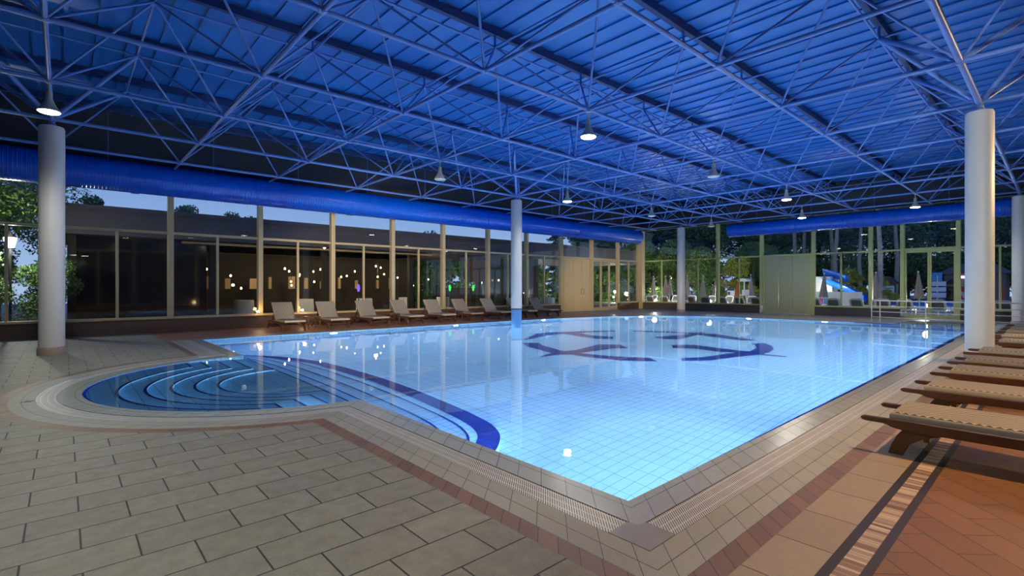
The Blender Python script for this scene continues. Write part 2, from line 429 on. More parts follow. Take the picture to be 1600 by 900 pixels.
# navy tile line just under the water along the right and near edges
mb = MB(); A = outline(0)
A = [p for p in A if p[1] < 5.9 and not (p[0] < WX - .01)]
mb.quad([(EX, RY, -.035), (EX, RY + .20, -.035), (WX + .022, RY + .022, -.035), (WX, RY, -.035)])
mb.quad([(WX, RY, -.035), (WX + .022, RY + .022, -.035), (WX + .015, 5.7, -.035), (WX, 5.7, -.035)])
N_ = [p for p in outline(0) if p[0] < WX + .001 and 5.8 < p[1] < 11.4]
for a, b_ in zip(N_, N_[1:]):
    ia = (CX + (a[0] - CX) * .985, CY + (a[1] - CY) * .985); ib = (CX + (b_[0] - CX) * .985, CY + (b_[1] - CY) * .985)
    mb.quad([(*a, -.035), (*ia, -.035), (*ib, -.035), (*b_, -.035)])
mb.quad([(WX, 11.35, -.035), (WX + .012, 11.35, -.035), (WX + .012, LY, -.035), (WX, LY, -.035)])
struct(mb.build('trim_9', plain('lit_navy_edge_tile', (.02, .09, .70), .3, var=.15)))  # navy tile, its lit look put into a brighter colour
# dark line at the foot of the left and far walls
mb = MB(); FE = [(WX, LY)] + FAR_END
for a, b_ in zip(FE, FE[1:]):
    dx, dy = b_[0] - a[0], b_[1] - a[1]; l = math.hypot(dx, dy); nx, ny = dy / l * .14, -dx / l * .14
    mb.quad([(a[0] + nx, a[1] + ny, D + .004), (b_[0] + nx, b_[1] + ny, D + .004), (*b_, D + .004), (*a, D + .004)])
struct(mb.build('trim_10', M['navy_tile']))

# stair rounding down into the main pool
OUT = [(2.75, 13.0), (3.1, 12.75), (3.5, 12.3), (3.82, 11.7), (4.02, 11.1), (4.15, 10.55), (4.26, 9.3), (4.3, 8.2), (4.29, 7.2), (4.25, 6.46), (4.21, 5.8), (4.17, 5.35), (4.1, 4.95), (3.96, 4.62), (3.75, 4.38), (3.5, 4.2), (3.1, 4.06), (2.75, 4.0)]
def shrink(P, fx, fy): return [(WX + (x - WX) * fx, 8.4 + (y - 8.4) * fy) for x, y in P]
def smooth_poly(P, n=4):
    R = []
    for i in range(len(P) - 1):
        p0 = P[max(i - 1, 0)]; p1 = P[i]; p2 = P[i + 1]; p3 = P[min(i + 2, len(P) - 1)]
        for k in range(n):
            t = k / n
            R.append(tuple(.5 * ((2 * p1[j]) + (-p0[j] + p2[j]) * t + (2 * p0[j] - 5 * p1[j] + 4 * p2[j] - p3[j]) * t * t + (-p0[j] + 3 * p1[j] - 3 * p2[j] + p3[j]) * t ** 3) for j in (0, 1)))
    R.append(P[-1]); return R
OUT = smooth_poly(OUT)
steps = [(1, 1, -1.24), (.68, .965, -1.08), (.45, .915, -.91), (.25, .845, -.75), (.10, .60, KD)]
for i, (fx, fy, z) in enumerate(steps):
    P = shrink(OUT, fx, fy)
    mb = MB(); mb.prism(P[::-1], D - .02, z, mi=0, mi_side=1)
    struct(mb.build('pool_step', [M['pool_tile'] if i else M['pool_tile'], M['pool_tile_uv']]))
def strip(P, Q, z, name='trim_11', mat=None):
    mb = MB()
    for i in range(len(P) - 1): mb.quad([(*P[i], z), (*P[i + 1], z), (*Q[i + 1], z), (*Q[i], z)][::-1])
    return struct(mb.build(name, mat or M['navy_tile']))
def inset(P, w):
    R = []
    for i, p in enumerate(P):
        a = P[max(i - 1, 0)]; b_ = P[min(i + 1, len(P) - 1)]
        dx, dy = b_[0] - a[0], b_[1] - a[1]; l = math.hypot(dx, dy) or 1
        R.append((p[0] + dy / l * w, p[1] - dx / l * w))
    return R
def towards(P, w):      # inset on the side of the wading pool
    A = inset(P, w); B = inset(P, -w)
    return A if A[len(A) // 2][0] < P[len(P) // 2][0] else B
strip(OUT, towards(OUT, .27), -1.24 + .004, 'trim_11')
for k, (fx, fy, z) in enumerate(steps[1:]):
    P = shrink(OUT, fx, fy); strip(P, towards(P, .032), z + .004, 'trim_%d' % (12 + k))

# wading pool: floor and crescent steps with navy nosings
mb = MB(); arc = [(CX + (CR + .02) * math.cos(t), CY + (CR + .02) * math.sin(t)) for t in [math.radians(90 + 180 * i / 60) for i in range(61)]]
mb.prism(arc, D, KD + .001)
struct(mb.build('pool_floor', M['kids_tile']))
RC = (2.9, 8.42)
RR = [2.35, 2.04, 1.74, 1.45, 1.15]; XK = [1.72, 1.97, 2.26, 2.55, 2.84]
for k in range(5):
    r = RR[k]; xk = XK[k]; z = -.09 - .095 * k
    a_in = math.acos((xk - RC[0]) / r); a_out = math.acos((xk - CX) / (CR + .01))
    n = 56; I = []; O = []
    for i in range(n + 1):
        t = i / n
        ti = a_in + (2 * PI - 2 * a_in) * t; to = a_out + (2 * PI - 2 * a_out) * t
        I.append((RC[0] + r * math.cos(ti), RC[1] + r * math.sin(ti))); O.append((CX + (CR + .01) * math.cos(to), CY + (CR + .01) * math.sin(to)))
    mb = MB(); mb.prism(O + I[::-1], KD - .02, z, mi=0, mi_side=0)
    struct(mb.build('pool_step', M['kids_tile']))
    # nosing follows the inner rim and the two straight ends
    I2 = [(RC[0] + (p[0] - RC[0]) * (r + .04) / r, RC[1] + (p[1] - RC[1]) * (r + .04) / r) for p in I]
    mb = MB()
    for i in range(n): mb.quad([(*I[i], z + .004), (*I[i + 1], z + .004), (*I2[i + 1], z + .004), (*I2[i], z + .004)][::-1])
    for p, q in ((I[0], O[0]), (I[-1], O[-1])):
        mb.quad([(p[0], p[1], z + .004), (q[0], q[1], z + .004), (q[0] - .03, q[1], z + .004), (p[0] - .03, p[1], z + .004)])
    struct(mb.build('trim_%d' % (24 + k), M['navy_tile']))
# shallow shelf and steps at the far right corner
for x0, z in ((24.15, -.18), (23.6, -.5), (23.0, -.85)):
    mb = MB(); mb.box(x0, EX + .05, RY - .02, 4.6 if x0 > 24 else 5.0, D, z); struct(mb.build('pool_step', M['pool_tile']))
mb = MB(); mb.box(23.45, 23.62, 4.4, 5.6, -.12, .004); struct(mb.build('trim_21', M['navy_tile']))
# floor emblem in navy tiles: two pairs of curved arrows
EMB = [
 [(10.19, 10.86), (11.82, 11.88), (12.56, 11.94), (12.97, 11.71), (13.91, 11.33), (14.69, 10.77), (14.4, 10.55), (13.62, 10.96), (13.04, 11.04), (12.79, 10.29), (12.98, 9.59), (12.47, 9.21), (12.14, 9.64), (12.27, 10.38), (12.48, 11.27), (11.87, 11.28), (10.99, 11.05), (10.44, 10.85)],
 [(9.76, 10.41), (10.13, 10.08), (9.81, 9.61), (9.4, 8.48), (9.81, 8.41), (11.09, 8.7), (11.49, 8.23), (11.03, 7.68), (10.77, 7.92), (9.45, 8.0), (9.66, 7.1), (10.05, 6.4), (9.77, 6.01), (9.28, 6.65), (9.1, 7.51), (9.13, 7.93), (8.83, 8.2), (8.32, 8.2), (8.35, 8.28), (8.95, 8.46), (9.32, 9.69)],
 [(15.12, 10.36), (15.62, 9.56), (15.93, 8.63), (16.4, 8.22), (15.98, 8.12), (16.11, 7.71), (15.57, 6.74), (15.24, 6.09), (14.87, 6.34), (15.04, 6.99), (15.46, 8.04), (13.85, 7.78), (13.55, 8.18), (13.84, 8.65), (14.75, 8.44), (15.6, 8.36), (15.32, 9.37), (14.87, 10.11)],
 [(12.45, 7.22), (12.95, 6.83), (12.75, 5.93), (12.69, 5.41), (12.76, 5.25), (13.48, 5.38), (14.13, 5.68), (14.28, 5.84), (14.69, 5.64), (14.18, 5.25), (13.54, 4.98), (12.87, 4.84), (12.5, 4.84), (12.52, 4.31), (12.39, 4.29), (12.3, 4.87), (11.59, 5.09), (10.7, 5.27), (10.22, 5.68), (10.53, 5.88), (11.07, 5.6), (12.3, 5.4), (12.13, 5.8), (12.22, 6.45), (11.94, 6.89)]]
mb = MB()
for P in EMB: mb.prism(P, D - .01, D + .004)
struct(mb.build('floor_emblem', M['navy_tile']))
# depth mark set in the wading pool rim
tx = bpy.data.curves.new('depth_mark', 'FONT'); tx.body = '35'; tx.size = .13; tx.extrude = .001; tx.align_x = 'CENTER'; tx.align_y = 'CENTER'
tx.materials.append(plain('slate_blue_print', (.06, .07, .16), .5))
_o = bpy.data.objects.new('tmp', tx); COL.objects.link(_o)
me = bpy.data.meshes.new_from_object(_o.evaluated_get(bpy.context.evaluated_depsgraph_get())); bpy.data.objects.remove(_o)
to = bpy.data.objects.new('depth_mark', me); COL.objects.link(to); to.location = (-.33, 8.5, .0022); to.rotation_euler.z = math.radians(-42)
tag(to, 'small blue depth number set in the pale rim tiles of the wading pool', 'depth mark')

mb = MB(); mb.prism(WATER, -.012, -.012, bottom=False)
w = mb.build('pool_water', M['water'])
tag(w, 'clear still blue water filling the pool and its round wading end', 'water', kind='stuff')

# underwater lamps in the pool walls
def pool_lamp(x, y, nx, ny, label, vis=True, watts=POOL_W, z=-.32):
    t = empty('pool_light', (x, y, z))
    rz = math.atan2(ny, nx); t.rotation_euler.z = rz
    tag(t, label, 'pool light', 'round lamps in the pool walls')
    mb = MB(); n = 20
    for i in range(n):
        a, b2 = 2 * PI * i / n, 2 * PI * (i + 1) / n
        for (r0, x0), (r1, x1) in (((.15, .0), (.15, .03)), ((.15, .03), (.115, .045)), ((.115, .045), (.11, .03))):
            mb.quad([(x0, r0 * math.cos(a), r0 * math.sin(a)), (x0, r0 * math.cos(b2), r0 * math.sin(b2)), (x1, r1 * math.cos(b2), r1 * math.sin(b2)), (x1, r1 * math.cos(a), r1 * math.sin(a))])
    mb.build('rim', M['chrome'], t)
    mb = MB(); mb.quad([(.032, .11 * math.cos(2 * PI * i / n), .11 * math.sin(2 * PI * i / n)) for i in range(n)])
    mb.build('lens', M['pool_lamp'], t)
    light('AREA', 'pool_lamp_light', (x + nx * .06, y + ny * .06, z), watts * .5, POOL_C, .2, aim=(nx, ny, -.05))
    if watts > 120: light('SPOT', 'pool_beam', (x + nx * .08, y + ny * .08, z), watts * 2.0, POOL_C, .1, aim=(nx, ny, -.40), angle=70, blend=1.0)
LB = 'round underwater lamp glowing in the %s pool wall%s'
for x, s in ((6.3, ', nearest the wading pool'), (11.0, ', left of the standing column'), (15.6, ', beyond the standing column')):
    pool_lamp(x, LY if x < 14 else 15.3, 0, -1, LB % ('left', s), watts=POOL_W * (1.4 if x < 12 else 1.0))
pool_lamp(20.9, 13.8, -.5, -.86, LB % ('far rounded', ' below the far column'))
pool_lamp(23.25, 9.6, -1, 0, LB % ('far', ' in front of the solid double door'))
pool_lamp(23.4, 6.6, -1, 0, LB % ('far', ' left of the steel railing'))
for i, x in enumerate((4.6, 9.7, 14.6, 19.6)):
    pool_lamp(x, RY, 0, 1, watts=POOL_W * (.45, 1.55, 1.6, .9)[i], z=-.55, label=LB % ('right', (' close to the near corner', ' beside the near loungers', ' behind the right hand column', ' furthest from the near corner')[i]))
pool_lamp(WX, 3.0, 1, 0, LB % ('near', ' between corner and steps'), watts=POOL_W * .5, z=-.55)
pool_lamp(2.3, 5.97, 0, 1, 'small added underwater lamp hidden on the near side of the wading pool', watts=75, z=-.3)  # unseen lamp added to brighten the wading pool


# ------------------------------------------------------------------ walls
WLY = 18.8; WRX = 28.35
GX = [-5.3, -2.75, -.13, 2.5, 5.1, 7.67, 10.22, 12.75, 15.37, 17.97, 20.65, 23.33, 25.93, 28.3]
ST, TR, GT = .42, 3.1, 5.0        # sill, transom, top of glass
def place(axis):
    """boxes given as (along, across-depth, height): left wall runs along X, far wall along Y"""
    def bx(mb, a0, a1, d0, d1, z0, z1):
        if axis == 'x': mb.box(a0, a1, WLY + d0, WLY + d1, z0, z1)
        else: mb.box(WRX + d0, WRX + d1, a0, a1, z0, z1)
    return bx
wcount = [0]
def window(axis, a0, a1, frame, mull=True, low=ST, mid=True, midpos=None):
    bx = place(axis); wcount[0] += 1
    mb = MB(); g = .075
    bx(mb, a0 - g, a0 + g, -.1, .12, 0 if low < .1 else low, GT + .1)            # main post
    bx(mb, a0 + g, a1 - g, -.03, .07, TR - .04, TR + .04)          # transom
    bx(mb, a0 + g, a1 - g, -.17, .09, low, low + .07)              # sill
    mp = midpos or (a0 + a1) / 2
    if mid: bx(mb, mp - .035, mp + .035, -.025, .065, low + .07, TR - .04)
    o = struct(mb.build('window_%d' % wcount[0], frame, bevel=.006))
    mb = MB(); bx(mb, a0 + g, a1 - g, .014, .026, TR + .04, GT + .1); mb.build('pane', M['glass'], o)
    if mid:
        mb = MB(); bx(mb, a0 + g, mp - .035, .014, .026, low + .07, TR - .04); mb.build('pane', M['glass'], o)
        mb = MB(); bx(mb, mp + .035, a1 - g, .014, .026, low + .07, TR - .04); mb.build('pane', M['glass'], o)
    return o
dcount = [0]
def door_solid(axis, a0, a1, frame, panel, handle):
    bx = place(axis); dcount[0] += 1; g = .075
    mb = MB()
    bx(mb, a0 - g, a0 + g, -.1, .12, 0, GT + .1)
    bx(mb, a0 + g, a1 - g, -.05, .08, TR - .05, TR + .05); bx(mb, a0 + g, a0 + g + .1, -.05, .08, 0, TR - .05); bx(mb, a1 - g - .1, a1 - g, -.05, .08, 0, TR - .05)
    o = struct(mb.build('door_%d' % dcount[0], frame, bevel=.006))
    mb = MB(); bx(mb, a0 + g, a1 - g, .014, .026, TR + .05, GT + .1); mb.build('pane', M['glass'], o)
    w = (a1 - a0 - 2 * g - .2); s0 = a0 + g + .1
    cuts = [s0, s0 + w * .36, s0 + w * .68, s0 + w]
    for k in range(3):
        mb = MB(); bx(mb, cuts[k] + .008, cuts[k + 1] - .008, -.02, .03, .02, TR - .06)
        bx(mb, cuts[k] + .06, cuts[k + 1] - .06, -.03, -.02, .12, TR - .16)
        mb.build('door_leaf', panel, o, bevel=.004)
    for sgn in (-1, 1):
        mb = MB(); c_ = cuts[2] + sgn * .11; r_ = .16
        pts = []
        for i in range(13):
            t = -PI / 2 + PI * i / 12
            a_ = c_ + (-sgn) * 0 + sgn * r_ * .55 * math.cos(t) - sgn * .06; z_ = 1.15 + r_ * math.sin(t)
            pts.append((a_, WLY - .09, z_) if axis == 'x' else (WRX - .09, a_, z_))
        mb.path(pts, .012)
        for p in (pts[0], pts[-1]):
            q = (p[0], WLY - .02, p[2]) if axis == 'x' else (WRX - .02, p[1], p[2]); mb.tube(p, q, .01)
        mb.build('door_handle', handle, o, smooth=True)
    return o
def door_glass(axis, a0, a1, frame, low=0.02, n=3):
    bx = place(axis); dcount[0] += 1; g = .075
    mb = MB(); bx(mb, a0 - g, a0 + g, -.1, .12, 0, GT + .1)
    bx(mb, a0 + g, a1 - g, -.05, .08, TR - .06, TR + .06); bx(mb, a0 + g, a1 - g, -.05, .08, 0, .05)
    o = struct(mb.build('door_%d' % dcount[0], frame, bevel=.006))
    mb = MB(); bx(mb, a0 + g, a1 - g, .014, .026, TR + .06, GT + .1); mb.build('pane', M['glass'], o)
    w = (a1 - a0 - 2 * g) / n
    for k in range(n):
        s0 = a0 + g + k * w; s1 = s0 + w; fw = .07
        mb = MB()
        bx(mb, s0 + .004, s0 + fw, -.025, .05, .06, TR - .07); bx(mb, s1 - fw, s1 - .004, -.025, .05, .06, TR - .07)
        bx(mb, s0 + fw, s1 - fw, -.025, .05, .06, .06 + .12); bx(mb, s0 + fw, s1 - fw, -.025, .05, TR - .15, TR - .07)
        lf = mb.build('door_leaf', frame, o, bevel=.004)
        mb = MB(); bx(mb, s0 + fw, s1 - fw, .006, .016, .18, TR - .15); mb.build('door_glass', M['glass'], lf)
    return o
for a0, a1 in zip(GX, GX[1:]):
    if abs(a0 - 20.65) < .01: door_solid('x', a0, a1, M['warm_lit_frame'], M['tan_panel'], M['chrome'])
    elif abs(a0 - 23.33) < .01: door_glass('x', a0, a1, M['warm_lit_frame'])
    else: window('x', a0, a1, M['warm_lit_frame'], midpos=-1.13 if abs(a0 + 2.75) < .01 else None)
GY = [-6.6, -4.1, -1.55, .45, 3.0, 4.9, 6.1, 8.52, 11.05, 13.5, 15.95, 18.4]
for a0, a1 in zip(GY, GY[1:]):
    if abs(a0 - 8.52) < .01: door_solid('y', a0, a1, M['olive_frame'], M['olive_panel'], M['olive_frame'])
    elif abs(a0 - 3.0) < .01: door_glass('y', a0, a1, M['olive_frame'], n=2)
    else: window('y', a0, a1, M['olive_frame'], mid=(a1 - a0) > 1.5)
def wall(name, axis, spans, mat, z0, z1, d0=-.06, d1=.1):
    mb = MB(); bx = place(axis)
    for a0, a1 in spans: bx(mb, a0, a1, d0, d1, z0, z1)
    return struct(mb.build(name, mat, bevel=.005))
wall('wall_left', 'x', [(-5.9, 20.57), (26.0, 28.3)], M['plinth'], -.05, ST)
wall('wall_far', 'y', [(-7.4, 2.92), (4.98, 8.44), (11.13, 18.7)], M['plinth_far'], -.05, ST)
wall('wall_left_fascia', 'x', [(-5.9, 28.5)], M['dark_wall'], GT + .1, 6.9, -.05, .2)
wall('wall_far_fascia', 'y', [(-7.4, 18.7)], M['dark_wall'], GT + .1, 6.9, -.05, .2)
# corner post
mb = MB(); mb.box(28.15, 28.5, 18.5, 18.95, 0, GT + .1); struct(mb.build('trim_22', M['warm_lit_frame'], bevel=.01))
# walls behind the camera
mb = MB(); mb.box(-6.1, -5.95, -7.6, 18.9, -.05, 6.9); struct(mb.build('wall_near', M['plaster']))
mb = MB(); mb.box(-6.0, 28.5, -7.7, -7.5, -.05, 6.9); struct(mb.build('wall_right', M['plaster']))

# ------------------------------------------------------------------ roof sheeting and beams
RZ = 6.58
mb = MB(); mb.box(-6.1, 28.5, -7.6, 18.9, RZ, RZ + .15)
x = -6.0
while x < 28.4:
    mb.box(x, x + .07, -7.5, 18.8, RZ - .035, RZ); x += .5
ceil = struct(mb.build('ceiling', M['roof']))
NX0, NY0, SX, SY, BZ, TZ = 12.92, 1.07, 2.62, 2.60, 4.9, 6.17
def bn(i, j): return Vector((NX0 + SX * i, NY0 + SY * j, BZ))
def tn(i, j): return Vector((NX0 + SX * (i + .5), NY0 + SY * (j + .5), TZ))
IR = range(-7, 6); JR = range(-3, 7)
for j in range(-4, 7):
    y = NY0 + SY * (j + .5)
    if y > 18.5: continue
    mb = MB(); mb.box(-6.0, 28.4, y - .05, y - .035, RZ - .17, RZ - .035); mb.box(-6.0, 28.4, y + .035, y + .05, RZ - .17, RZ - .035)
    mb.box(-6.0, 28.4, y - .05, y + .05, RZ - .185, RZ - .17)
    mb.build('purlin', M['beam_blue'], ceil)

# ------------------------------------------------------------------ space frame
sf = empty('space_frame', (NX0, NY0, BZ))
tag(sf, 'blue tubular steel space frame spanning the whole hall under the roof', 'roof frame')
def part(mb, name, mat, **k):
    o = mb.build(name, mat, sf, smooth=50, **k); o.location = (-NX0, -NY0, -BZ); return o
for j in JR:
    mb = MB(); r = .05 if j == 0 else .036; mb.tube(bn(-7, j) - Vector((1, 0, 0)), bn(5, j) + Vector((.9, 0, 0)), r, n=10)
    for i in IR: mb.tube(bn(i, j) - Vector((.07, 0, 0)), bn(i, j) + Vector((.07, 0, 0)), r * 1.25, n=10)
    part(mb, 'bottom_chord', M['steel_blue'])
for i in IR:
    mb = MB(); mb.tube(bn(i, -3), bn(i, 6) + Vector((0, .9, 0)), .034, n=10)
    for j in JR: mb.tube(bn(i, j) - Vector((0, .07, 0)), bn(i, j) + Vector((0, .07, 0)), .044, n=10)
    part(mb, 'bottom_chord', M['steel_blue'])
for j in range(-3, 6):
    mb = MB(); mb.tube(tn(-7, j), tn(5, j), .024, n=8); part(mb, 'top_chord', M['steel_blue'])
for i in range(-7, 6):
    mb = MB(); mb.tube(tn(i, -3), tn(i, 5), .022, n=8); part(mb, 'top_chord', M['steel_blue'])
br = []
cf = Vector((math.cos(YAW), math.sin(YAW), 0)); cl = Vector((math.sin(YAW), -math.cos(YAW), 0))
for i in IR:
    for j in JR:
        for a in (-1, 0):
            for c_ in (-1, 0):
                ti, tj = i + a, j + c_
                if ti < -7 or tj < -3 or ti > 5 or tj > 5: continue
                p, q = bn(i, j), tn(ti, tj); mid = (p + q) / 2
                z = mid.dot(cf); l = mid.dot(cl)
                inside = z > 1 and abs(l / z) < 1.08 and (mid.z - 1.4) / z < .62
                r = .045 if (j == 0 and i in (0,)) or (j == 0 and i in (-1,) and a == 0) or (j == 5 and i in (-5, 0)) else .021
                br.append((0 if inside else 1, z, p, q, r))
br.sort(key=lambda t: (t[0], t[1]))
for k, (s_, z, p, q, r) in enumerate(br[:100]):
    mb = MB(); d_ = (q - p).normalized(); mb.tube(p, q, r, n=8)
    mb.tube(p, p + d_ * .16, r * .8, r * 1.35, n=8)
    part(mb, 'brace', M['steel_blue'])
mb = MB()
for (s_, z, p, q, r) in br[100:]: mb.tube(p, q, r, n=6)
o = part(mb, 'brace', M['steel_blue']); o['kind'] = 'stuff'
ps = []
for i in range(-7, 6):
    for j in range(-3, 6):
        p = tn(i, j); z = p.dot(cf); l = p.dot(cl)
        ps.append((0 if z > 1 and abs(l / z) < 1.08 and (p.z - 1.4) / z < .62 else 1, z, p))
ps.sort(key=lambda t: (t[0], t[1]))
rest = MB()
for k, (s_, z, p) in enumerate(ps):
    mb = MB() if k < 99 else rest
    mb.tube(p - Vector((0, 0, .03)), (p.x, p.y, RZ - .185), .026, n=8)
    mb.lathe([(.03, -.045), (.05, -.02), (.05, .02), (.03, .045)], tuple(p), n=10)
    if k < 99: part(mb, 'post', M['steel_blue'])
if rest.v: o = part(rest, 'post', M['steel_blue']); o['kind'] = 'stuff'

# ------------------------------------------------------------------ columns
def column(x, y, label, tiled=False):
    t = empty('column', (x, y, 0)); tag(t, label, 'column', 'white round columns holding the roof')
    mb = MB()
    if tiled:
        mb.lathe([(.21, .58), (.21, 4.70), (.195, 4.74), (.05, 4.76)], n=40); mb.build('shaft', M['column'], t, smooth=True)
        mb = MB(); mb.lathe([(.2, D - .02), (.2, .56)], n=40)
        o = mb.build('tiled_base', M['pool_tile_uv'], t, smooth=True); o['label'] = 'pale blue tiled foot standing in the water'
        mb = MB(); mb.lathe([(.2, .55), (.222, .555), (.222, .595), (.2, .6)], n=40); o = mb.build('ring', M['dark_inlay'], t, smooth=True); o['label'] = 'dark ring above the tiled foot'
    else:
        mb.lathe([(.21, .16), (.21, 4.70), (.195, 4.74), (.05, 4.76)], n=40); mb.build('shaft', M['column'], t, smooth=True)
        mb = MB(); mb.lathe([(.232, 0.0), (.232, .15), (.225, .165), (.2, .17)], n=32); o = mb.build('base', M['granite'], t, smooth=True); o['label'] = 'speckled granite foot'
    mb = MB(); mb.lathe([(.07, 4.75), (.07, 4.80), (.05, 4.82), (.055, 4.88), (.03, 4.9)], n=16); mb.build('bearing', M['steel_blue'], t, smooth=True)
column(NX0 - 5 * SX, NY0 + 5 * SY + .05, 'white round column on the paved deck left of the wading pool')
column(NX0, NY0 + 5 * SY, 'white round column standing in the water on a pale blue tiled foot', tiled=True)
column(25.7, 14.35, 'slim far white column on the pale deck by the far window corner')
column(NX0 + .05, NY0, 'large white column among the loungers on the right deck')
column(26.0, 1.07, 'white column at the right edge beyond the loungers')

# ------------------------------------------------------------------ pendant lamps
def make_pendant():
    t = empty('pendant_lamp', (0, 0, 0))
    mb = MB(); mb.tube((0, 0, -.03), (0, 0, -.2), .014); mb.lathe([(.03, -.06), (.045, -.05), (.03, -.03)], n=12); mb.build('stem', M['lamp_metal'], t, smooth=True)
    mb = MB(); mb.lathe([(.03, -.19), (.045, -.2), (.045, -.29), (.03, -.30)][::-1], n=16); mb.build('socket', M['lamp_metal'], t, smooth=True)
    mb = MB(); mb.lathe([(.148, -.535), (.158, -.53), (.135, -.49), (.10, -.44), (.07, -.38), (.05, -.32), (.045, -.29)], n=28); shd = mb.build('shade', M['lamp_metal'], t, smooth=True)
    mb = MB(); mb.lathe([(.08, -.56), (.13, -.553), (.146, -.54), (.146, -.534)], n=28); o = mb.build('lens', M['lamp_on'], shd, smooth=True); o['label'] = 'glowing white lens'
    return t
pend = make_pendant(); first = True
M['lamp_off'] = plain('unlit_pale_lens', (.6, .62, .55), .4)
def put_pendant(x, y, label, lit=True, watts=PENDANT_W, col=PENDANT_C, grp=True):
    global first
    t = pend if first else copy_tree(pend); first = False
    t.location = (x, y, BZ)
    t['label'] = label; t['category'] = 'pendant lamp'; t['group'] = 'bell shaped pendant lamps under the space frame'
    if lit: light('SPOT', 'pendant_light', (x, y, BZ - .62), watts, col, .12, aim=(0, 0, -1), angle=165, blend=.5)
    else:
        for ch in [g_ for c_ in t.children for g_ in c_.children]:
            if ch.name.startswith('lens'): ch.data = ch.data.copy(); ch.data.materials[0] = M['lamp_off']; ch['label'] = 'unlit pale lens'
    return t
for i, j, lb, lit in (
    (-5, 4, 'bell lamp glowing above the left column', 1), (-2, 2, 'largest bell lamp in view, hanging over the middle of the pool', 1),
    (-2, 4, 'dim bell lamp hanging between the left column and the middle column', 0), (0, 4, 'bell lamp just right of the top of the standing middle column', 1),
    (0, 2, 'bell lamp over the right half of the pool, left of the large right column', 0), (2, 4, 'dim bell lamp above the far column', 0),
    (2, 2, 'bell lamp in front of the solid olive door', 1), (4, 4, 'small bell lamp between far column and olive door', 0)):
    put_pendant(NX0 + SX * i, NY0 + SY * j, lb, lit)
put_pendant(NX0 + SX * 4, NY0 + SY * 2 + 1.2, 'small bell lamp just right of the olive door top')
put_pendant(NX0 + SX * 4, NY0 + SY * 1, 'bell lamp over the far steel railing, left of the right column')
for i, j in ((-5, 2), (-5, 0)):
    put_pendant(NX0 + SX * i, NY0 + SY * j, 'bell lamp above the near deck behind the photographer', watts=PENDANT_W * (.95 if i < -3 else .5))
# warm floodlights above the right deck, more added behind the camera, unseen
def floodlight(x, y, z, label, watts, aim, angle=105, col=WARM_C, size=.06):
    t = empty('floodlight', (x, y, z)); tag(t, label, 'floodlight', 'small floodlights under the roof')
    mb = MB(); mb.box(-.16, .16, -.1, .1, -.12, .08); mb.build('housing', M['iron'], t, bevel=.01)
    mb = MB(); mb.box(-.14, .14, -.08, .08, -.135, -.121); mb.build('lens', M['globe'], t)
    mb = MB(); mb.tube((0, 0, .08), (0, 0, BZ - z), .015); mb.build('bracket', M['iron'], t)
    light('SPOT', 'flood_light', (x, y, z - .16), watts, col, size, aim=aim, angle=angle, blend=.7)
floodlight(6.1, -.05, 4.72, 'warm floodlight straight above the nearest lounger', FLOOD_W, (0, 0, -1), 140)
floodlight(15.5, -2.0, 4.72, 'added warm floodlight over the loungers past the large right column', 700, (-.9, 1.2, -1.2), 120)  # added out of view to warm the right side of the column
floodlight(.4, 1.2, 3.3, 'added unseen warm floodlight behind the photographer, aimed at the near half of the left window wall', WASH_W, (8.2, 15.4, -1.7), 31, (1, .80, .54), .15)  # unseen lamp added to light the left frames warmly
floodlight(.9, .6, 3.3, 'added unseen warm floodlight behind the photographer, aimed at the far half of the left window wall', WASH_W * 1.7, (14.3, 10.4, -1.2), 17, (1, .80, .54), .15)  # second unseen lamp added for the rest of that wall
floodlight(3.0, -3.0, 4.72, 'added unseen pale floodlight behind the photographer, aimed at the far windows', 1700, (25, 9, -3.6), 44, (1, .95, .8), .15)  # unseen lamp added to brighten the far frames

# ------------------------------------------------------------------ air ducts
def duct(p, q, r, label, joints=()):
    t = empty('air_duct', p); tag(t, label, 'air duct')
    L = (Vector(q) - Vector(p)).length; ax = (Vector(q) - Vector(p)).normalized()
    al = 'x' if abs(ax.x) > .5 else 'y'; sg = 1 if (ax.x + ax.y) > 0 else -1
    prof = []; n = int(L / .085); seg = 36
    for i in range(n):
        s = i * .085; prof += [(s, r), (s + .06, r), (s + .068, r + .007), (s + .078, r + .007)]
    prof.append((L, r)); mb = MB()
    for (s, rr) in prof:
        for k in range(seg):
            a = 2 * PI * k / seg; u_, v_ = rr * math.cos(a), rr * math.sin(a)
            mb.v.append((sg * s, u_, v_) if al == 'x' else (u_, sg * s, v_))
    for i in range(len(prof) - 1):
        for k in range(seg):
            k2 = (k + 1) % seg; mb.face((i * seg + k, i * seg + k2, (i + 1) * seg + k2, (i + 1) * seg + k))
    mb.face(list(range(seg))); mb.face([(len(prof) - 1) * seg + k for k in range(seg)])
    mb.build('pipe', M['duct'], t, smooth=30)
    for s in joints:
        mb = MB()
        a = (sg * (s - .09), 0, 0) if al == 'x' else (0, sg * (s - .09), 0); b_ = (sg * (s + .09), 0, 0) if al == 'x' else (0, sg * (s + .09), 0)
        mb.tube(a, b_, r + .022, n=36); mb.build('collar', M['duct'], t, smooth=40)
    for s in [1.5 + 2.62 * k for k in range(int((L - 1) / 2.62))]:
        mb = MB(); c_ = Vector((sg * s, 0, 0) if al == 'x' else (0, sg * s, 0)); mb.tube(c_ + Vector((0, 0, r)), c_ + Vector((0, 0, RZ - .19 - p[2])), .008, n=6)
        mb.build('hanger', M['steel_blue'], t)
    return t
duct((-5.8, 18.18, 4.60), (27.2, 18.18, 4.60), .44, 'long ribbed blue air duct above the left window wall', joints=(7.35, 13.9, 20.5, 27))
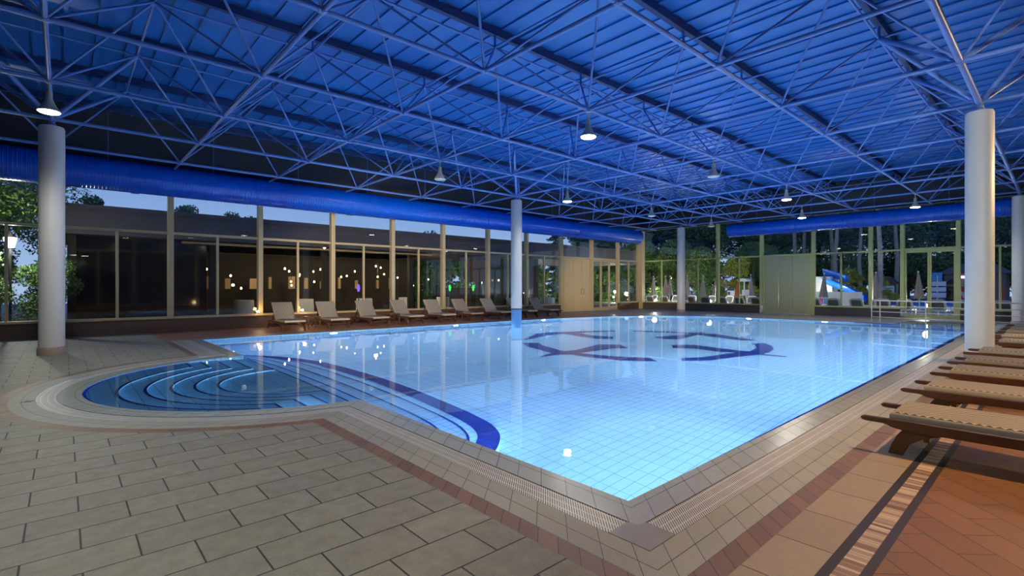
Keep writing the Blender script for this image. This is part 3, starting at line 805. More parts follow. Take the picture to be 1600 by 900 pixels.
duct((27.85, 12.6, 4.58), (27.85, -7.2, 4.58), .36, 'ribbed blue air duct above the far window wall', joints=(3.4, 9.4, 15.4))

# ------------------------------------------------------------------ loungers (teak style)
def rail_poly():
    # side profile (y = along, z): rounded handle at the foot, notch, deep rail
    P = [(-.025, .272), (-.012, .288), (.01, .294), (.10, .294), (.20, .297), (.30, .30), (1.98, .30), (2.0, .29), (2.0, .24), (1.98, .225), (.36, .212), (.26, .216), (.19, .228), (.165, .243), (.13, .248), (.02, .249), (-.01, .254)]
    return P
def leg_poly():
    return [(.28, .235), (.68, .235), (.53, .21), (.40, .165), (.31, .10), (.265, .0), (.165, .0), (.19, .08), (.225, .16)]
def extr(mb, P, x0, x1):
    n = len(P); k = len(mb.v); mb.v += [(x0, y, z) for y, z in P] + [(x1, y, z) for y, z in P]
    mb.face([k + i for i in range(n)]); mb.face([k + n + i for i in reversed(range(n))])
    for i in range(n):
        j = (i + 1) % n; mb.face((k + j, k + i, k + n + i, k + n + j))
def cushion(name, L, parent, W=.645, T=.065, loc=(0, 0, 0), tilt=0):
    mb = MB(); nx, ny = 12, 30
    def z(u_, v_):
        e_ = min(u_, 1 - u_) * W; f = min(v_, 1 - v_) * L
        d_ = min(e_, f); return T - .022 * max(0, 1 - d_ / .03) ** 2
    def prof(k): return k
    gx = [0, .02, .05] + [.05 + .9 * i / 9 for i in range(1, 9)] + [.95, .98, 1]; gy = [0, .008, .02] + [.02 + .96 * i / 26 for i in range(1, 26)] + [.98, .992, 1]
    k = len(mb.v)
    for v_ in gy:
        for u_ in gx: mb.v.append((u_ * W - W / 2, v_ * L, z(u_, v_)))
    a = len(gx)
    for i in range(len(gy) - 1):
        for j in range(a - 1):
            q = (k + i * a + j, k + i * a + j + 1, k + (i + 1) * a + j + 1, k + (i + 1) * a + j)
            mb.face(q, [(mb.v[t][0] + 10, mb.v[t][1] + 10) for t in q], 1 if j in (0, a - 2) or i in (0, len(gy) - 2) else 0)
    # sides
    rim = [j for j in range(a)] + [i * a + a - 1 for i in range(1, len(gy))] + [(len(gy) - 1) * a + j for j in range(a - 2, -1, -1)] + [i * a for i in range(len(gy) - 2, 0, -1)]
    b0 = len(mb.v)
    for t in rim: p = mb.v[k + t]; mb.v.append((p[0], p[1], 0.0))
    n = len(rim)
    for t in range(n):
        u_ = (t + 1) % n; mb.face((b0 + t, b0 + u_, k + rim[u_], k + rim[t]), [(10, 10)] * 4, 1)
    mb.face([b0 + t for t in reversed(range(n))], [(10, 10)] * n, 1)
    o = mb.build(name, [M['zigzag'], M['cushion_side']], parent, smooth=50)
    o.location = loc; o.rotation_euler.x = tilt; return o
def make_lounger(raised):
    t = empty('sun_lounger', (0, 0, 0)); W = .70
    for sx in (-1, 1):
        mb = MB(); extr(mb, rail_poly(), sx * W / 2 - .018, sx * W / 2 + .018); mb.build('side_rail', M['wood'], t, bevel=.008)
    for y0, s_ in ((0, 1), (1.98, -1)):
        for sx in (-1, 1):
            mb = MB(); P = [(y0 + s_ * y, z) for y, z in leg_poly()] if s_ > 0 else [(y0 - y + .12, z) for y, z in leg_poly()][::-1]
            extr(mb, P, sx * W / 2 - .055, sx * W / 2 - .022); mb.build('leg', M['wood'], t, bevel=.006)
    mb = MB()
    for k in range(13 if raised else 19):
        y = .22 + .09 * k; mb.box(-W / 2 + .02, W / 2 - .02, y, y + .06, .262, .28)
    mb.build('slats', M['wood'], t)
    mb = MB(); mb.box(-W / 2 + .02, W / 2 - .02, .40, .44, .14, .18); mb.build('stretcher', M['wood'], t)
    mb = MB(); mb.box(-W / 2 + .02, W / 2 - .02, 1.66, 1.70, .14, .18); mb.build('stretcher', M['wood'], t)
    if raised:
        H = (0, 1.22, .285); a = math.radians(50)
        c1 = cushion('mattress', 1.05, t, loc=(0, .19, .285)); c2 = cushion('back_cushion', .74, t, loc=(0, 1.24, .30), tilt=a)
        b_ = MB()
        for sx in (-1, 1): b_.box(sx * .29 - .015, sx * .29 + .015, 0, .74, -.035, -.005)
        for k in range(7): b_.box(-.29, .29, .02 + .1 * k, .08 + .1 * k, -.012, 0)
        o = b_.build('backrest', M['wood'], t); o.location = (0, 1.24, .295); o.rotation_euler.x = a
        b_ = MB()
        for sx in (-1, 1): b_.tube((sx * .24, 1.24 + .5 * math.cos(a), .29 + .5 * math.sin(a)), (sx * .24, 1.92, .26), .014)
        b_.build('prop', M['wood'], t)
    else:
        cushion('mattress', 1.80, t, loc=(0, .175, .285))
    return t
# right row: feet towards the pool, lying along -Y
flat = make_lounger(False); first_l = True
right = [(5.52, 1.16), (7.23, 1.18), (8.82, 1.16), (10.24, 1.15), (11.87, 1.14), (14.3, 1.05), (15.9, 1.1), (17.5, 1.12), (19.1, 1.12), (20.7, 1.12)]
RL = ['nearest lounger of the right row, its whole flat striped mattress and curved leg in view', 'second nearest lounger in the right row, behind the nearest one',
      'third lounger in the right row, counted from the near corner of the pool', 'fourth lounger in the right row, two before the large column', 'fifth lounger in the right row, last one before the large column',
      'striped lounger right behind the large right column', 'second lounger past the large right column', 'third lounger past the large right column', 'fourth lounger past the large right column', 'last lounger of the right row, nearest the far column']
for k, (x, y) in enumerate(right):
    t = flat if k == 0 else copy_tree(flat)
    t.location = (x, y, 0); t.rotation_euler.z = PI + math.radians(random.uniform(-1.2, 1.2))
    tag(t, RL[k], 'sun lounger', 'flat wooden loungers along the right side of the pool')
rs = make_lounger(True)
LX = [5.50, 6.98, 8.50, 9.98, 11.45, 12.88, 14.52, 16.15, 17.6]
LL = ['leftmost raised striped lounger by the left window wall', 'second raised lounger from the left, right of the small table', 'third raised lounger from the left by the window wall', 'fourth raised lounger from the left by the window wall', 'fifth raised lounger from the left, middle of the window row',
      'sixth raised lounger from the left by the window wall', 'seventh raised lounger from the left, just left of the standing column', 'raised lounger partly hidden behind the standing column', 'last raised lounger of the window row, right of the standing column']
for k, x in enumerate(LX):
    t = rs if k == 0 else copy_tree(rs)
    t.location = (x, 16.25, 0); t.rotation_euler.z = math.radians(random.uniform(-2, 2))
    tag(t, LL[k], 'sun lounger', 'raised wooden loungers along the left window wall')
# small side tables between them
def make_table():
    t = empty('side_table', (0, 0, 0))
    mb = MB()
    for k in range(5): mb.box(-.22, .22, -.22 + .09 * k, -.14 + .09 * k, .40, .425)
    mb.build('table_top', M['wood'], t, bevel=.004)
    for sx in (-1, 1):
        for sy in (-1, 1):
            mb = MB(); mb.box(sx * .19 - .02, sx * .19 + .02, sy * .19 - .02, sy * .19 + .02, 0, .40); mb.build('leg', M['wood'], t, bevel=.003)
    return t
tb = make_table()
for k, (x, lb) in enumerate(((6.24, 'small wooden table between the first and second raised loungers'), (9.23, 'small wooden table between the third and fourth raised loungers'), (12.17, 'small wooden table between the fifth and sixth raised loungers'), (15.33, 'small wooden table near the standing column'))):
    t = tb if k == 0 else copy_tree(tb)
    t.location = (x, 17.0, 0); tag(t, lb, 'side table', 'small tables between the raised loungers')
# little globe lights on the left sill
def sill_light(x, lb, k=1.0):
    t = empty('globe_light', (x, 18.71, ST + .07)); tag(t, lb, 'globe light', 'small lamps on the left window sill')
    mb = MB(); mb.lathe([(.035, 0.0), (.035, .03), (.02, .04)], n=12); mb.build('base', M['iron'], t)
    mb = MB(); mb.lathe([(.012, .03), (.03, .045), (.037, .07), (.03, .095), (.012, .11)], n=16); mb.build('globe', M['globe'], t, smooth=True)
    light('POINT', 'sill_glow', (x, 18.50, ST + .22), SILL_W * k, WARM_C, .06)
sill_light(5.02, 'small glowing globe on the sill left of the leftmost raised lounger')
sill_light(6.52, 'small glowing globe on the sill left of the second raised lounger')

# ------------------------------------------------------------------ steel railing
M['satin'] = plain('satin_rail_steel', (.72, .66, .56), .3, .55, var=.03)
t = empty('railing', (24.0, 3.0, 0)); tag(t, 'low steel railing with four horizontal bars at the far right end of the pool', 'railing')
RPTS = [(24.55, 5.25), (24.45, 4.95), (24.0, 3.45), (23.95, 2.35), (24.0, .7), (24.0, -.9)]
for k, (x, y) in enumerate(RPTS):
    mb = MB(); z0 = 0.0 if (y > 4.4 or y < 1.8) else -.5
    mb.tube((x - 24, y - 3, z0), (x - 24, y - 3, .86), .022, n=10); mb.build('post', M['satin'], t, smooth=True)
for z in (.2, .42, .64, .86):
    mb = MB(); mb.path([(x - 24, y - 3, z) for x, y in RPTS], .022 if z > .8 else .014, n=8); mb.build('bar', M['satin'], t, smooth=True)

# ------------------------------------------------------------------ outside: ground, pool, terrace
mb = MB(); mb.box(-30, 28.2, 19.1, 60, -.3, -.03); mb.box(28.6, 110, -40, 60, -.3, -.03); struct(mb.build('terrace_ground', M['out_ground']))
mb = MB(); mb.box(43, 62, -8, 9.2, -.03, .01); w = mb.build('outdoor_pool', M['out_water']); tag(w, 'deep blue outdoor pool seen through the far windows', 'pool')
mb = MB(); mb.box(42.5, 43, -8.5, 9.7, -.03, .12); mb.box(62, 62.5, -8.5, 9.7, -.03, .12); struct(mb.build('trim_23', M['white_paint']))
def rr(x, y, w_, h_, r, n=5):
    P = []
    for (cx_, cy_, a0) in ((w_ / 2 - r, h_ / 2 - r, 0), (-w_ / 2 + r, h_ / 2 - r, 90), (-w_ / 2 + r, -h_ / 2 + r, 180), (w_ / 2 - r, -h_ / 2 + r, 270)):
        for i in range(n + 1):
            a = math.radians(a0 + 90 * i / n); P.append((x + cx_ + r * math.cos(a), y + cy_ + r * math.sin(a)))
    return P
def make_plastic_lounger():
    t = empty('plastic_lounger', (0, 0, 0))     # back at x=0 towards the hall, feet towards +x
    mb = MB(); hole = rr(0, .29, .46, .42, .1)
    P = rr(0, .29, .62, .60, .16)
    mb.prism(P, -.02, .02, holes=[hole]); o = mb.build('back_frame', M['white_plastic'], t); o.location = (.25, 0, .33); o.rotation_euler = (math.radians(62), 0, math.radians(90)); o.rotation_euler = Matrix(((0, -.42, .907), (1, 0, 0), (0, .907, .42))).to_euler()
    mb = MB(); mb.prism(rr(0, .29, .46, .42, .1), -.006, .006); o2 = mb.build('sling', M['grey_mesh'], o)
    mb = MB(); mb.box(.22, 1.75, -.32, .32, .30, .335); mb.build('seat', M['white_plastic'], t, bevel=.015)
    for x in (.3, 1.6):
        for y in (-.27, .27):
            mb = MB(); mb.tube((x, y, .31), (x + (.06 if x > 1 else -.06), y, -.03), .03, .022); mb.build('leg', M['white_plastic'], t)
    for y in (-.33, .33):
        mb = MB(); mb.path([(.35, y, .34), (.4, y, .50), (.75, y, .50), (.85, y, .34)], .02); mb.build('armrest', M['white_plastic'], t)
    return t
pl = make_plastic_lounger()
OY = [19.1, 18.0, 16.07, 15.1, 14.05, 13.0, 12.05, 8.98, 8.08, 7.08, 5.98, 5.1, 3.9, 3.04, 1.75]
OYL = ['white plastic lounger outside, %s'] 
desc = ['first behind the glass at the far corner', 'second behind the glass from the far corner', 'just left of the far column', 'right of the far column, outside', 'beside the closed parasol near the second far post', 'left of the signboard outside', 'beside the olive door, left side',
        'under the parasol right of the olive door', 'in front of the striped play panel', 'in front of the blue slide', 'left of the glass far door', 'behind the left post of the glass far door', 'seen through the glass far door', 'right of the glass far door', 'between the two right columns']
for k, y in enumerate(OY):
    t = pl if k == 0 else copy_tree(pl)
    t.location = (29.9, y, -.03 + .0); t.rotation_euler.z = math.radians(random.uniform(-14, 14))
    tag(t, 'white plastic lounger outside, ' + desc[k], 'sun lounger', 'white plastic loungers on the terrace outside')
for k, (x, y) in enumerate(((33.2, 20.6), (33.4, 19.0), (33.1, 17.6), (33.5, 16.3), (33.3, 15.0), (33.4, 13.6))):
    t = copy_tree(pl); t.location = (x, y, -.03); t.rotation_euler.z = math.radians(180 + random.uniform(-25, 25))
    tag(t, 'white plastic lounger outside in the second row, ' + ('furthest left', 'left of the far column', 'hidden mostly by the far column', 'right of the far column', 'behind the closed parasol', 'below the white lifeguard stand')[k], 'sun lounger', 'second row of white loungers outside')
def make_parasol():
    t = empty('closed_parasol', (0, 0, 0))
    mb = MB(); mb.tube((0, 0, 0), (0, 0, 2.32), .022); mb.build('pole', M['white_plastic'], t)
    mb = MB(); n = 16; prof = [(.03, 2.3), (.07, 2.1), (.13, 1.7), (.19, 1.3), (.25, .95), (.28, .82)]
    k = 0
    for (r, z) in prof:
        for i in range(n):
            a = 2 * PI * i / n; q = r * (1.0 if i % 2 else .72); mb.v.append((q * math.cos(a), q * math.sin(a), z - (.09 if (i % 2 and z < .85) else 0)))
    for a_ in range(len(prof) - 1):
        for i in range(n):
            j = (i + 1) % n; mb.face((a_ * n + i, (a_ + 1) * n + i, (a_ + 1) * n + j, a_ * n + j))
    mb.face(range(n)); cnp = mb.build('canopy', M['umbrella'], t, smooth=30)
    mb = MB(); mb.lathe([(.02, 2.3), (.045, 2.33), (.045, 2.38), (.01, 2.41)], n=10); mb.build('finial', M['white_plastic'], cnp, smooth=True)
    mb = MB(); mb.lathe([(.24, 0), (.24, .06), (.05, .1)], n=16); mb.build('base', M['white_plastic'], t)
    return t
pu = make_parasol()
for k, (px_, lb) in enumerate(((1021, 'closed taupe parasol furthest left outside'), (1041, 'closed taupe parasol second from the left outside'), (1046, 'closed parasol left of the far column, slightly behind'), (1074, 'closed parasol just right of the far column'), (1098, 'slim closed parasol between far column and second post'),
    (1117, 'large closed parasol leaning by the second far post'), (1173, 'closed parasol behind the white lifeguard stand'), (1286, 'closed parasol right of the olive door, in front of the slide'), (1366, 'closed parasol partly behind a far window post'), (1437, 'closed parasol seen through the glass far door'))):
    X = 37.5; tt = (px_ - 800) / 777; Z = X / (math.cos(YAW) + tt * math.sin(YAW)); Y = Z * (math.sin(YAW) - tt * math.cos(YAW))
    t = pu if k == 0 else copy_tree(pu)
    t.location = (X, Y, -.03); t.rotation_euler = (math.radians(random.uniform(-3, 3)), 0, random.uniform(0, 6))
    tag(t, lb, 'parasol', 'closed parasols on the terrace')
def ray(px_, X):
    tt = (px_ - 800) / 777; Z = X / (math.cos(YAW) + tt * math.sin(YAW)); return Z * (math.sin(YAW) - tt * math.cos(YAW)), Z / 777
# orange closed parasol
Y, s_ = ray(1152, 37); t = copy_tree(pu); t.location = (37, Y, -.03); t.scale = (.6, .6, .85); t.name = 'closed_parasol'
for ch in t.children:
    if ch.name.startswith('canopy'): ch.data = ch.data.copy(); ch.data.materials[0] = M['orange_canvas']
tag(t, 'small orange closed parasol left of the white lifeguard stand', 'parasol', 'closed parasols on the terrace')
# lifeguard stand
Y, s_ = ray(1163, 36); t = empty('lifeguard_stand', (36, Y, -.03)); tag(t, 'white lifeguard stand with a round topped roof, left of the olive door', 'lifeguard stand')
mb = MB()
mb.prism([(-.34, 0)] + [(.34 * -math.cos(PI * i / 12), .2 * math.sin(PI * i / 12) + .02) for i in range(13)] + [(.34, 0)], -.3, .3); o = mb.build('roof', M['white_paint'], t); o.rotation_euler = Matrix(((0, 0, 1), (1, 0, 0), (0, 1, 0))).to_euler(); o.location = (0, 0, 1.85)
mb = MB(); mb.tube((0, 0, .9), (0, 0, 1.87), .05); mb.build('pole', M['white_paint'], t)
mb = MB(); mb.box(-.25, .25, -.25, .25, .85, .92); mb.box(.18, .25, -.25, .25, .92, 1.25); mb.build('seat', M['white_paint'], t)
for sx in (-1, 1):
    for sy in (-1, 1): mb = MB(); mb.tube((sx * .2, sy * .2, .86), (sx * .36, sy * .36, 0), .035); mb.build('leg', M['white_paint'], t)
# information sign
Y, s_ = ray(1142, 35); t = empty('information_sign', (35, Y, -.03)); tag(t, 'blue and white information sign outside, left of the lifeguard stand', 'sign')
mb = MB(); mb.box(0, .04, -.25, .25, .85, 1.3); mb.build('board', M['white_paint'], t)
mb = MB(); mb.box(-.01, 0, -.25, .25, 1.2, 1.36); mb.box(-.01, 0, .05, .22, .9, 1.12); mb.build('header', M['slide_dark'], t)
for y in (-.2, .2): mb = MB(); mb.tube((.02, y, 0), (.02, y, .86), .025); mb.build('post', M['yellow_paint'], t)
# notice board with a small roof
Y, s_ = ray(1388, 60); t = empty('notice_board', (60, Y, -.03)); tag(t, 'white notice board under a small dark roof beyond the outdoor pool', 'notice board')
mb = MB(); mb.box(0, .08, -.46, .46, .3, 1.6); mb.build('board', M['white_paint'], t)
mb = MB(); mb.box(-.02, .0, -.36, .36, 1.3, 1.4)
for k in range(5): mb.box(-.02, 0, -.36, .36, .5 + .16 * k, .54 + .16 * k)
mb.build('print', M['sky_print'], t)
mb = MB(); mb.prism([(-.95, 1.75), (.95, 1.75), (.5, 2.1), (.12, 2.5), (-.12, 2.5), (-.5, 2.1)], -.5, .5); o = mb.build('roof', M['iron'], t); o.rotation_euler = Matrix(((0, 0, 1), (1, 0, 0), (0, 1, 0))).to_euler()
for y in (-.55, .55): mb = MB(); mb.tube((.04, y, 0), (.04, y, 1.8), .05); mb.build('post', M['wood'], t)
# stack of direction boards
Y, s_ = ray(1464, 58); t = empty('direction_boards', (58, Y, -.03)); tag(t, 'stack of three white boards on a post seen right of the glass door', 'sign')
for k in range(3): mb = MB(); mb.box(0, .05, -.62, .62, .55 + .5 * k, .95 + .5 * k); mb.build('board', M['white_paint'], t)
mb = MB(); mb.box(.05, .1, -.35, .35, 2.0, 2.75); mb.build('panel', M['sky_print'], t)
mb = MB(); mb.tube((.08, 0, 0), (.08, 0, 2.5), .06); mb.build('post', M['chrome'], t)
# kiosk
t = empty('kiosk', (68, 0, -.03)); tag(t, 'grey kiosk with red panels and a lit pink sign, behind the right column', 'kiosk')
yl, _ = ray(1475, 68); yr, _ = ray(1572, 68)
mb = MB(); mb.box(0, 5, yr, yl, 0, 2.9); mb.build('wall', M['kiosk_wall'], t)
mb = MB(); k = len(mb.v); mb.v += [(-.6, yr - .6, 2.8), (5.6, yr - .6, 2.8), (5.6, yl + .6, 2.8), (-.6, yl + .6, 2.8), (1.5, yr + 1, 3.9), (3.5, yr + 1, 3.9), (3.5, yl - 1, 3.9), (1.5, yl - 1, 3.9)]
for q in ((0, 3, 2, 1), (4, 5, 6, 7), (0, 1, 5, 4), (1, 2, 6, 5), (2, 3, 7, 6), (3, 0, 4, 7)): mb.face([k + i for i in q])
mb.build('roof', M['kiosk_roof'], t)
ya, _ = ray(1487, 68); mb = MB(); mb.box(-.05, 0, ya - .45, ya + .45, 0, 1.5); mb.build('door', M['dark_glass'], t)
mb = MB(); mb.prism([(ya - .65, 1.75), (ya + .65, 1.75), (ya, 2.35)], -.06, 0); o = mb.build('gable', M['iron'], t); o.rotation_euler = Matrix(((0, 0, 1), (1, 0, 0), (0, 1, 0))).to_euler()
for a_, b_ in ((1495, 1500), (1501, 1520), (1562, 1570)):
    y1, _ = ray(a_, 68); y0, _ = ray(b_, 68); mb = MB(); mb.box(-.08, 0, y0, y1, .0, 1.45); mb.build('panel', M['red_panel'], t)
y1, _ = ray(1501, 68); y0, _ = ray(1520, 68)
mb = MB(); mb.box(-.1, 0, y0, y1, 1.5, 2.1); mb.build('counter_panel', M['cream_panel'], t)
mb = MB(); mb.box(-.14, -.02, y0, y1, 2.35, 2.6); mb.build('sign', M['pink_light'], t)
mb = MB()
for k in range(4): yy = y0 + (y1 - y0) * (k + .5) / 4; mb.tube((-.14, yy, .5 + .3 * (k % 2)), (-.09, yy, .5 + .3 * (k % 2)), .2, n=14)
mb.build('round_print', M['white_paint'], t)
# water slide
Yt, _ = ray(1292, 45); Yb, _ = ray(1358, 45)
t = empty('water_slide', (45, Yb, -.03)); tag(t, 'bright blue curved water slide outside, right of the olive door', 'water slide')
def trough(P, r, mats, name, dz=0):
    mb = MB(); n = 10
    for (x, y, z) in P:
        for i in range(n + 1):
            a = PI + PI * i / n; mb.v.append((x + r * math.cos(a), y, z + r * math.sin(a) + r))
        for i in range(n + 1):
            a = PI * 2 - PI * i / n; mb.v.append((x + (r + .06) * math.cos(a), y, z + (r + .06) * math.sin(a) + r))
    m_ = 2 * (n + 1)
    for k in range(len(P) - 1):
        for i in range(m_):
            j = (i + 1) % m_; mb.face((k * m_ + i, k * m_ + j, (k + 1) * m_ + j, (k + 1) * m_ + i))
    return mb.build(name, mats, t, smooth=40)
N1 = 14
P = [(.9 * math.sin(3.2 * i / N1), (Yt - Yb) * (1 - i / N1) + .2, .35 + 1.45 * (1 - i / N1) ** 1.15) for i in range(N1 + 1)]
trough(P, .48, M['slide_blue'], 'chute')
P2 = [(1.5, (Yt - Yb) + .6 - 1.6 * i / 6, 2.5 - .6 * i / 6) for i in range(7)]
trough(P2, .45, M['slide_blue'], 'upper_chute')
for i in (2, 6, 10): mb = MB(); mb.tube((P[i][0], P[i][1], 0), (P[i][0], P[i][1], P[i][2]), .07); mb.build('support', M['white_paint'], t)
Yp, _ = ray(1262, 44); 
mb = MB(); mb.box(.5, 2.4, Yt - Yb - .1, Yt - Yb + 1.6, 0, 2.3); mb.build('tower', M['white_paint'], t)
# striped play panel in front of the slide
Y, _ = ray(1291, 42); t2 = empty('play_panel', (42, Y, -.03)); tag(t2, 'white play wall with a pink and blue stripe below the slide', 'panel')
mb = MB(); mb.box(0, .2, -2.2, .95, 0, 1.1); mb.build('wall', M['white_paint'], t2)
mb = MB(); mb.box(-.02, 0, .15, .48, .15, .62); mb.build('pink_stripe', M['magenta'], t2)
mb = MB(); mb.box(-.02, 0, -.25, .15, .15, .62); mb.build('blue_stripe', M['sky_print'], t2)

# ------------------------------------------------------------------ building beyond the left windows
t = empty('restaurant_building', (14, 26, -.03)); tag(t, 'long low dark building with a deep flat roof beyond the left windows', 'building')
def bpart(name, mat, *boxes):
    mb = MB()
    for b_ in boxes: mb.box(b_[0] - 14, b_[1] - 14, b_[2] - 26, b_[3] - 26, b_[4], b_[5])
    return mb.build(name, mat, t)
bpart('roof', M['building_roof'], (.0, 36, 23.6, 30.5, 3.35, 4.38), (-.1, 36, 23.5, 30.6, 4.3, 4.42))
bpart('wall', M['building_wall'], (.5, 17.5, 30.0, 30.4, 0, 3.35), (.5, 2.2, 26.0, 30, 0, 3.35), (19.5, 22, 25.5, 30, 0, 1.4))
bpart('floor_slab', M['building_wall'], (.4, 35.6, 23.8, 30.3, 0.0, .05))
for x in (.1, 4.6, 9.4, 14.2, 19.0, 24.0, 29.0): bpart('pillar', M['building_wall'], (x, x + .25, 24.2, 24.45, .05, 3.35))
for k in range(14):
    bpart('soffit_board', M['canopy_slat'], (3.6, 15.5, 23.9 + .36 * k, 24.72 + .36 * k, 3.22, 3.30))
for x0, x1 in ((.35, 4.5), (19.4, 23.9)): bpart('glazing', M['dark_glass'], (x0, x1, 24.3, 24.34, .1, 3.3))
for k in range(11):
    cx_ = 5.0 + 1.02 * k + random.uniform(-.25, .25); bpart('curtain', M['canopy_slat'], (cx_, cx_ + random.uniform(.12, .34), 28.4, 28.5, 1.35, random.uniform(1.7, 2.1)))
# dining tables with cloths under the canopy
def make_dining():
    q = empty('dining_table', (0, 0, 0))
    mb = MB(); mb.lathe([(.46, .02), (.45, .4), (.43, .74), (.42, .76)], n=16); mb.build('cloth', M['white_paint'], q, smooth=True)
    mb = MB(); mb.lathe([(.1, 0), (.03, .05), (.03, .7)], n=10); mb.build('pedestal', M['iron'], q)
    return q
dt = make_dining()
for k, (x, y) in enumerate(((6.5, 26.6), (9.6, 27.2), (12.6, 26.4), (15.8, 27.4), (18.0, 26.5), (24.0, 23.0), (27.0, 22.5))):
    q = dt if k == 0 else copy_tree(dt); q.location = (x, y, .02 if y > 23.8 else -.03)
    tag(q, 'round white clothed table outside, ' + ('first under the canopy from the left', 'second under the canopy', 'third under the canopy', 'fourth under the canopy', 'fifth under the canopy', 'in the open left of the far corner', 'in the open nearest the far corner')[k], 'table', 'clothed tables outside the left windows')
def bulb(x, y, z, lb, mat='bulb', w_=6, col=(1, .72, .38), nm='added_hanging_bulb'):  # added bulbs, mostly standing for lights mirrored in the window glass
    q = empty(nm, (x, y, z)); tag(q, lb, 'lamp', 'lamps of the restaurant outside')
    mb = MB(); mb.lathe([(.012, .06), (.035, .035), (.045, 0), (.035, -.035), (.012, -.05)][::-1], n=12); mb.build('globe', M[mat], q, smooth=True)
    mb = MB(); mb.tube((0, 0, .09), (0, 0, 3.24 - z if z < 3.2 else .2), .006, n=6); mb.build('cord', M['iron'], q)
    if w_: light('POINT', 'bulb_light', (x, y, z - .15), w_, col, .08)
for k, (x, y, z) in enumerate(((5.9, 26.5, 1.95), (7.3, 27, 2.35), (8.4, 26, 2.2), (9.6, 28, 2.1), (10.9, 26.6, 2.5), (12.1, 27.6, 2.05), (13.2, 26.2, 2.6), (14.6, 27.9, 2.2), (17.2, 27.0, 1.9), (20.5, 24.0, 1.85), (22.8, 24.0, 1.9))):
    bulb(x, y, z, 'added warm hanging bulb under the outside canopy, number %s from the left' % ('one two three four five six seven eight nine ten eleven'.split()[k]), w_=34 if k in (1, 4, 6, 8) else 0)
for k in range(18):
    bulb(random.uniform(5, 15.5), random.uniform(24.6, 29), random.choice((1.35, 1.5, 1.7, 2.0, 2.3, 2.6)), 'tiny added warm bulb among the many hanging under the outside canopy', w_=0)
for x, y, mt, lb in ((4.2, 25.4, 'purple_light', 'purple lit flower stand outside left of the first lounger'), (11.6, 25.0, 'purple_light', 'purple lit flower stand outside behind the third lounger'), (17.6, 25.2, 'green_light', 'green lit post lamp outside, left of the standing column'), (19.4, 25.2, 'green_light', 'green lit post lamp outside behind the standing column')):
    q = empty('party_light', (x, y, -.03)); tag(q, lb, 'lamp')
    mb = MB(); mb.tube((0, 0, 0), (0, 0, 1.2), .03); mb.lathe([(.14, 0), (.14, .04), (.03, .06)], n=12); mb.build('stand', M['iron'], q)
    mb = MB(); mb.lathe([(.03, 1.2), (.06, 1.25), (.08, 1.4), (.06, 1.52), (.02, 1.6)], n=14); mb.build('globe', M[mt], q, smooth=True)
q = empty('banner', (18.2, 23.2, -.03)); tag(q, 'brown hanging banner outside, seen in the window left of the fifth lounger', 'banner')
mb = MB(); mb.box(-.7, .7, 0, .02, 1.75, 3.05); mb.build('cloth', M['brown_banner'], q)
for x in (-.72, .72): mb = MB(); mb.tube((x, .01, 0), (x, .01, 3.1), .03); mb.build('pole', M['iron'], q)
# lantern at the far left
q = empty('garden_lantern', (-1.2, 21.4, -.03)); tag(q, 'bright garden lantern on a post among the leaves at the far left', 'lantern')
mb = MB(); mb.tube((0, 0, 0), (0, 0, 2.62), .035); mb.build('post', M['iron'], q)
mb = MB(); mb.lathe([(.09, 2.64), (.15, 2.92), (.15, 2.94)], n=6); mb.build('globe', M['globe'], q)
mb = MB(); mb.lathe([(.18, 2.94), (.06, 3.05), (.02, 3.12)], n=6); mb.build('cap', M['iron'], q)
light('POINT', 'lantern_light', (-1.2, 21.15, 2.8), 130, (1, .95, .8), .1)
# garden lights, most of them added to brighten the terrace and trees
for (x, y, w_) in ((31.6, 19.6, 90), (31.7, 15.6, 90), (31.6, 9.6, 90), (31.7, 4.5, 90), (39, 21.5, 160), (38, 16.5, 260), (44, 12.0, 120), (46, 4, 120), (40, 0, 60)):
    q = empty('garden_fill_light', (x, y, -.03)); tag(q, 'small garden light on the terrace ' + (('beside the white loungers, %s' % ('nearest the hall corner' if y > 18 else 'right of the far column' if y > 12 else 'right of the olive door, added' if y > 6 else 'at the glass far door, added')) if x < 33 else 'by the far corner trees, added' if y > 20 else 'under the yellow green bush, added' if y > 15 else 'near the slide, added' if y > 10 else 'at the outdoor pool edge, added' if y > 2 else 'by the kiosk side, added'), 'garden light')
    mb = MB(); mb.tube((0, 0, 0), (0, 0, .45), .03); mb.build('post', M['iron'], q)
    mb = MB(); mb.lathe([(.03, .45), (.08, .5), (.08, .56), (.03, .6)], n=12); mb.build('globe', M['globe'], q, smooth=True)
    light('POINT', 'garden_fill_glow', (x - .2, y, .9), w_, (1, .95, .75), .15)

